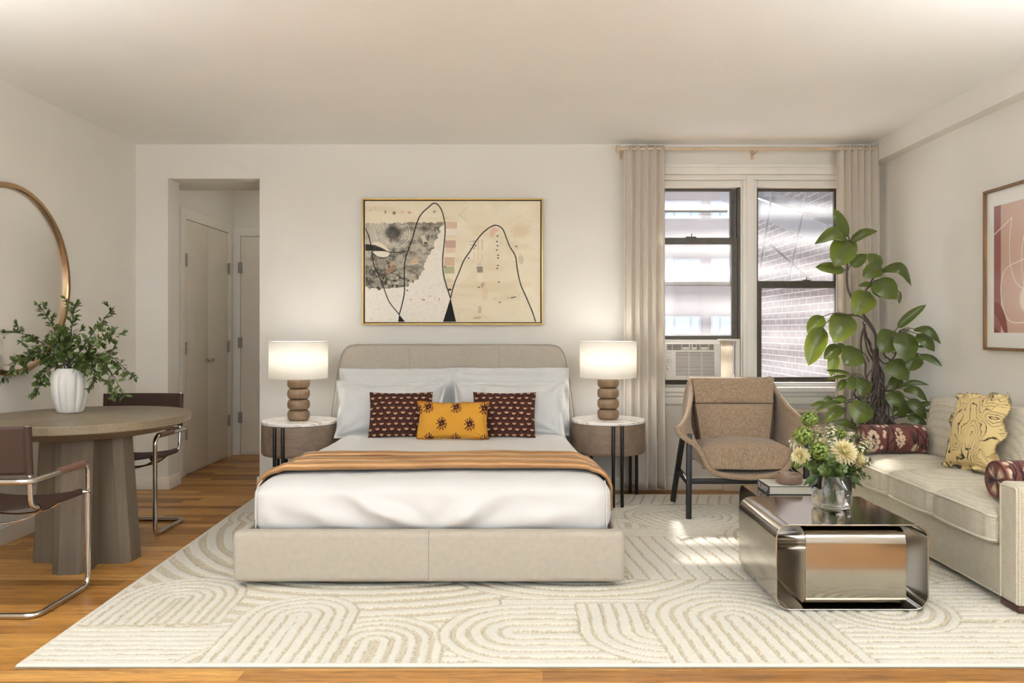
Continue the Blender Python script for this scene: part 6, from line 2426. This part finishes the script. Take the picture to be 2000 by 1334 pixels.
lines(-3, 3, 2, 6, 0, .05, .2)
lines(-2.2, -1.0, 3.55, 4.6, 92, .062, .10)
arch(-1.55, 4.95, 180, .48, .5, .055, .3)
lines(-2.2, -1.0, 5.0, 5.4, 0, .05, .15)
arch(-.75, 4.75, 180, 1.75, .0, .088, .52)
arch(.28, 4.15, 180, .80, .3, .075, .42)
lines(.50, 1.75, 3.66, 4.45, 97, .075, .09)
lines(.45, 1.9, 4.42, 4.62, 0, .045, .3)
lines(.50, 2.4, 5.25, 5.6, 74, .075, .10)
lines(.6, 2.4, 5.05, 5.25, 0, .04, .35)
arch(.98, 4.90, 90, .33, .3, .058, .16)
arch(1.15, 4.92, 205, .46, .2, .055, .22)
arch(1.62, 4.35, 110, .46, .4, .06, .3)
arch(2.02, 3.95, 20, .46, .3, .06, .3)
# near rows
lines(-2.2, -1.05, 2.6, 3.10, 0, .044, .16)
arch(-.85, 2.62, 30, .42, .3, .055, .4)
arch(-1.52, 3.40, 2, .29, .30, .046, .34)
arch(-.56, 2.93, 0, .27, .3, .052, .42)
arch(-.925, 3.20, 0, .245, .55, .050, .22)
lines(-.1, .62, 3.24, 3.40, 0, .032, .16)
arch(-.02, 3.03, 90, .31, .42, .060, .34)
lines(1.1, 2.5, 2.6, 3.14, 0, .048, .22)
arch(1.55, 3.30, 205, .30, .3, .052, .40)
arch(.545, 3.05, 180, .32, .30, .055, .18)
arch(.88, 3.17, 4, .37, .55, .056, .26)

ph = dist / band
fr = np.abs(ph - np.round(ph)) * 2          # 0 at a groove, 1 mid pile
gw = wide * (.55 + .9 * fbm(jx * 2.2 + 5, jy * 2.2, 2)) 
gw = np.clip(gw * .85, .06, .7)
pile = sstep(gw * .8, gw * .8 + .22, fr)
pile = np.where(edge < .010, pile * .25, pile)
border = np.minimum(np.minimum(x - x.min(), x.max() - x), np.minimum(y - RY0, RY1 - y))
lft = x - (RX0 - .05 * V.ravel() + .06 * (1 - V.ravel()))
bd_ = np.minimum(np.minimum(y - RY0, RY1 - y), lft)
pile = np.where(bd_ < .022, 1.0, pile)
fuzz = vn(x * 260, y * 260)
fuzz2 = vn(x * 120 + 3, y * 120)
z = .006 + .0075 * pile * (.86 + .22 * fuzz + .14 * fuzz2) + .0016 * (1 - pile) * (vn(x * 90, y * 150) > .5)
z = np.where(bd_ < .004, .004, z)
pts = np.stack([x, y, z], 1).reshape(NY, NX, 3)
mb = MB()
mb.grid(pts.tolist())
lo = np.array(lin((192, 181, 155))); hi = np.array(lin((229, 225, 213))); wv = np.array(lin((216, 207, 186)))
weft = (np.mod(np.floor(x / .009) + np.floor(y / .011), 2) == 0)
base = np.where(weft[:, None], lo, wv)
k = (pile * (.9 + .1 * fuzz))[:, None]
colr = base * (1 - k) + hi * k
colr *= (.93 + .10 * fuzz2)[:, None]
# straw line where pile meets the weave
gl = ((pile > .05) & (pile < .5))[:, None]
colr = np.where(gl, colr * np.array([.78, .74, .64]), colr)


def rug_mat():
    k_ = NT('carved_wool')
    a = k_.n('ShaderNodeAttribute', attribute_name='Col')
    k_.l(a.outputs['Color'], k_.b.inputs['Base Color'])
    k_.b.inputs['Roughness'].default_value = 1.0
    k_.b.inputs['Specular IOR Level'].default_value = .1
    k_.b.inputs['Sheen Weight'].default_value = .15
    k_.bump(k_.noise(k_.coord(), 330, 2, .7), .55, .004)
    return k_.m


rg = obj('rug', mb, rug_mat(), loc=(.2, 4.1, 0), label='large cream wool rug carved with arches and lines, under the bed', cat='rug', smooth=180, colors=colr)
sk = MB()
front = pts[0, :, :]; lefts = pts[:, 0, :]
sk.grid([[(p[0], p[1] - .0005, .001) for p in front[::4]], [(p[0], p[1] - .001, p[2] + .0035) for p in front[::4]]])
sk.grid([[(p[0] - .0005, p[1], .001) for p in lefts[::4]], [(p[0] - .001, p[1], p[2] + .003) for p in lefts[::4]]])
obj('binding', sk, mat('grey_rug_binding', (150, 143, 126), .95, var=.15, vscale=200, bump=.4, bscale=300), rg, smooth=180)
# ---------------------------------------------------------------- camera
cam = bpy.data.cameras.new('camera')
cam.sensor_width = 36.0
cam.lens = 36.0 * F / 2000.0
cam.shift_x = -(CX - 1000.0) / 2000.0
cam.shift_y = -(667.0 - CY) / 2000.0
cam.clip_start = 0.05
co = bpy.data.objects.new('camera', cam)
co.location = (0, 0, EYE)
co.rotation_euler = (R(90), 0, 0)
COL.objects.link(co)
SC.camera = co

# ---------------------------------------------------------------- light
w = bpy.data.worlds.new('sky')
SC.world = w
w.use_nodes = True
t = w.node_tree
bg = t.nodes['Background']
tc = t.nodes.new('ShaderNodeTexCoord'); sp = t.nodes.new('ShaderNodeSeparateXYZ'); rp = t.nodes.new('ShaderNodeValToRGB'); mr = t.nodes.new('ShaderNodeMapRange')
t.links.new(tc.outputs['Generated'], sp.inputs[0])
mr.inputs[1].default_value = -1; mr.inputs[2].default_value = 1
t.links.new(sp.outputs[1], mr.inputs[0]); t.links.new(mr.outputs[0], rp.inputs[0])
rp.color_ramp.elements[0].color = (0.75, 0.82, 0.9, 1); rp.color_ramp.elements[0].position = 0.42
rp.color_ramp.elements[1].color = (0.85, 0.93, 1.02, 1); rp.color_ramp.elements[1].position = 0.58
t.links.new(rp.outputs[0], bg.inputs['Color'])
bg.inputs['Strength'].default_value = 1.6

sun = bpy.data.lights.new('sun', 'SUN')
sun.energy = 8.0
sun.angle = R(3.0)
sun.color = (1.0, 0.96, 0.91)
so = bpy.data.objects.new('sun', sun)
so.rotation_euler = Vector((-0.14, -1.0, -1.12)).to_track_quat('-Z', 'Y').to_euler()
so.location = (4, 12, 9)
COL.objects.link(so)


def portal(name, loc, rot, sx, sy):
    l = bpy.data.lights.new(name, 'AREA')
    l.shape = 'RECTANGLE'; l.size = sx; l.size_y = sy
    l.cycles.is_portal = True
    o = bpy.data.objects.new(name, l)
    o.location = loc; o.rotation_euler = rot
    COL.objects.link(o)


portal('window_portal', (1.7, 6.02, 1.57), (R(-90), 0, 0), 1.6, 1.7)
portal('rear_portal', (-0.1, YR - 0.2, 1.45), (R(90), 0, 0), 5.4, 2.1)


# unseen uplighters added to bounce fill light off the ceiling, beside and behind camera
def lit_mat():
    k = NT('fill_light_disc')
    k.b.inputs['Base Color'].default_value = (.9, .88, .84, 1)
    k.b.inputs['Emission Color'].default_value = (0.92, 1.0, 1.07, 1)
    k.b.inputs['Emission Strength'].default_value = UPLIGHT
    return k.m


UPLIGHT = 175.0
M_lit = lit_mat()
for lx, ly, wh in ((-2.45, 1.7, 'by the wall on the dining side'), (2.3, 1.8, 'by the wall on the sofa side'), (0.0, -0.75, 'by the rear opening')):
    g_ = thing('fill_uplight', 'added unseen fill uplighter ' + wh, 'lamp', (lx, ly, 0), 'added fill uplighters')
    obj('base', MB().lathe([(.14, .0), (.15, .004), (.15, .016), (.14, .02), (.02, .024)], (lx, ly, 0), 40), M_blackmetal, g_)
    obj('pole', MB().tube([(lx, ly, .02), (lx, ly, 1.74)], .011, 12), M_blackmetal, g_)
    obj('bowl', MB().lathe([(.02, 1.735), (.08, 1.75), (.15, 1.80), (.18, 1.87), (.177, 1.87), (.146, 1.805), (.078, 1.757), (.003, 1.742)], (lx, ly, 0), 48, caps=False), M_trim, g_)
    obj('diffuser', MB().lathe([(.155, 1.835), (.001, 1.8352)], (lx, ly, 0), 40, caps=False), M_lit, g_)

# unseen fill light added to brighten the hall, round the doorway corner
hl = thing('hall_fill_light', 'added unseen fill light in the hall round the doorway corner', 'fill light', (-1.86, 6.75, 2.6))
k_ = NT('hall_fill_glow')
k_.b.inputs['Emission Color'].default_value = (1.0, 0.95, 0.86, 1)
k_.b.inputs['Emission Strength'].default_value = 2.6
obj('mount', MB().lathe([(.07, -.001), (.07, -.02), (.03, -.03), (.03, -.05)], (-1.86, 6.75, 2.6), 24), M_trim, hl)
obj('globe', MB().lathe([(.11 * math.sin(PI * q / 16) + .0008, -.15 + .11 * math.cos(PI * q / 16)) for q in range(17)], (-1.86, 6.75, 2.6), 28), k_.m, hl, smooth=180)

SC.view_settings.view_transform = 'Standard'
SC.view_settings.look = 'None'
SC.view_settings.gamma = 1.0
SC.view_settings.use_curve_mapping = False
SC.view_settings.exposure = 1.24
SC.cycles.use_denoising = True
SC.cycles.max_bounces = 16
SC.cycles.transmission_bounces = 16
SC.cycles.diffuse_bounces = 6
SC.cycles.transparent_max_bounces = 12
SC.cycles.sample_clamp_indirect = 6.0
SC.cycles.caustics_reflective = False
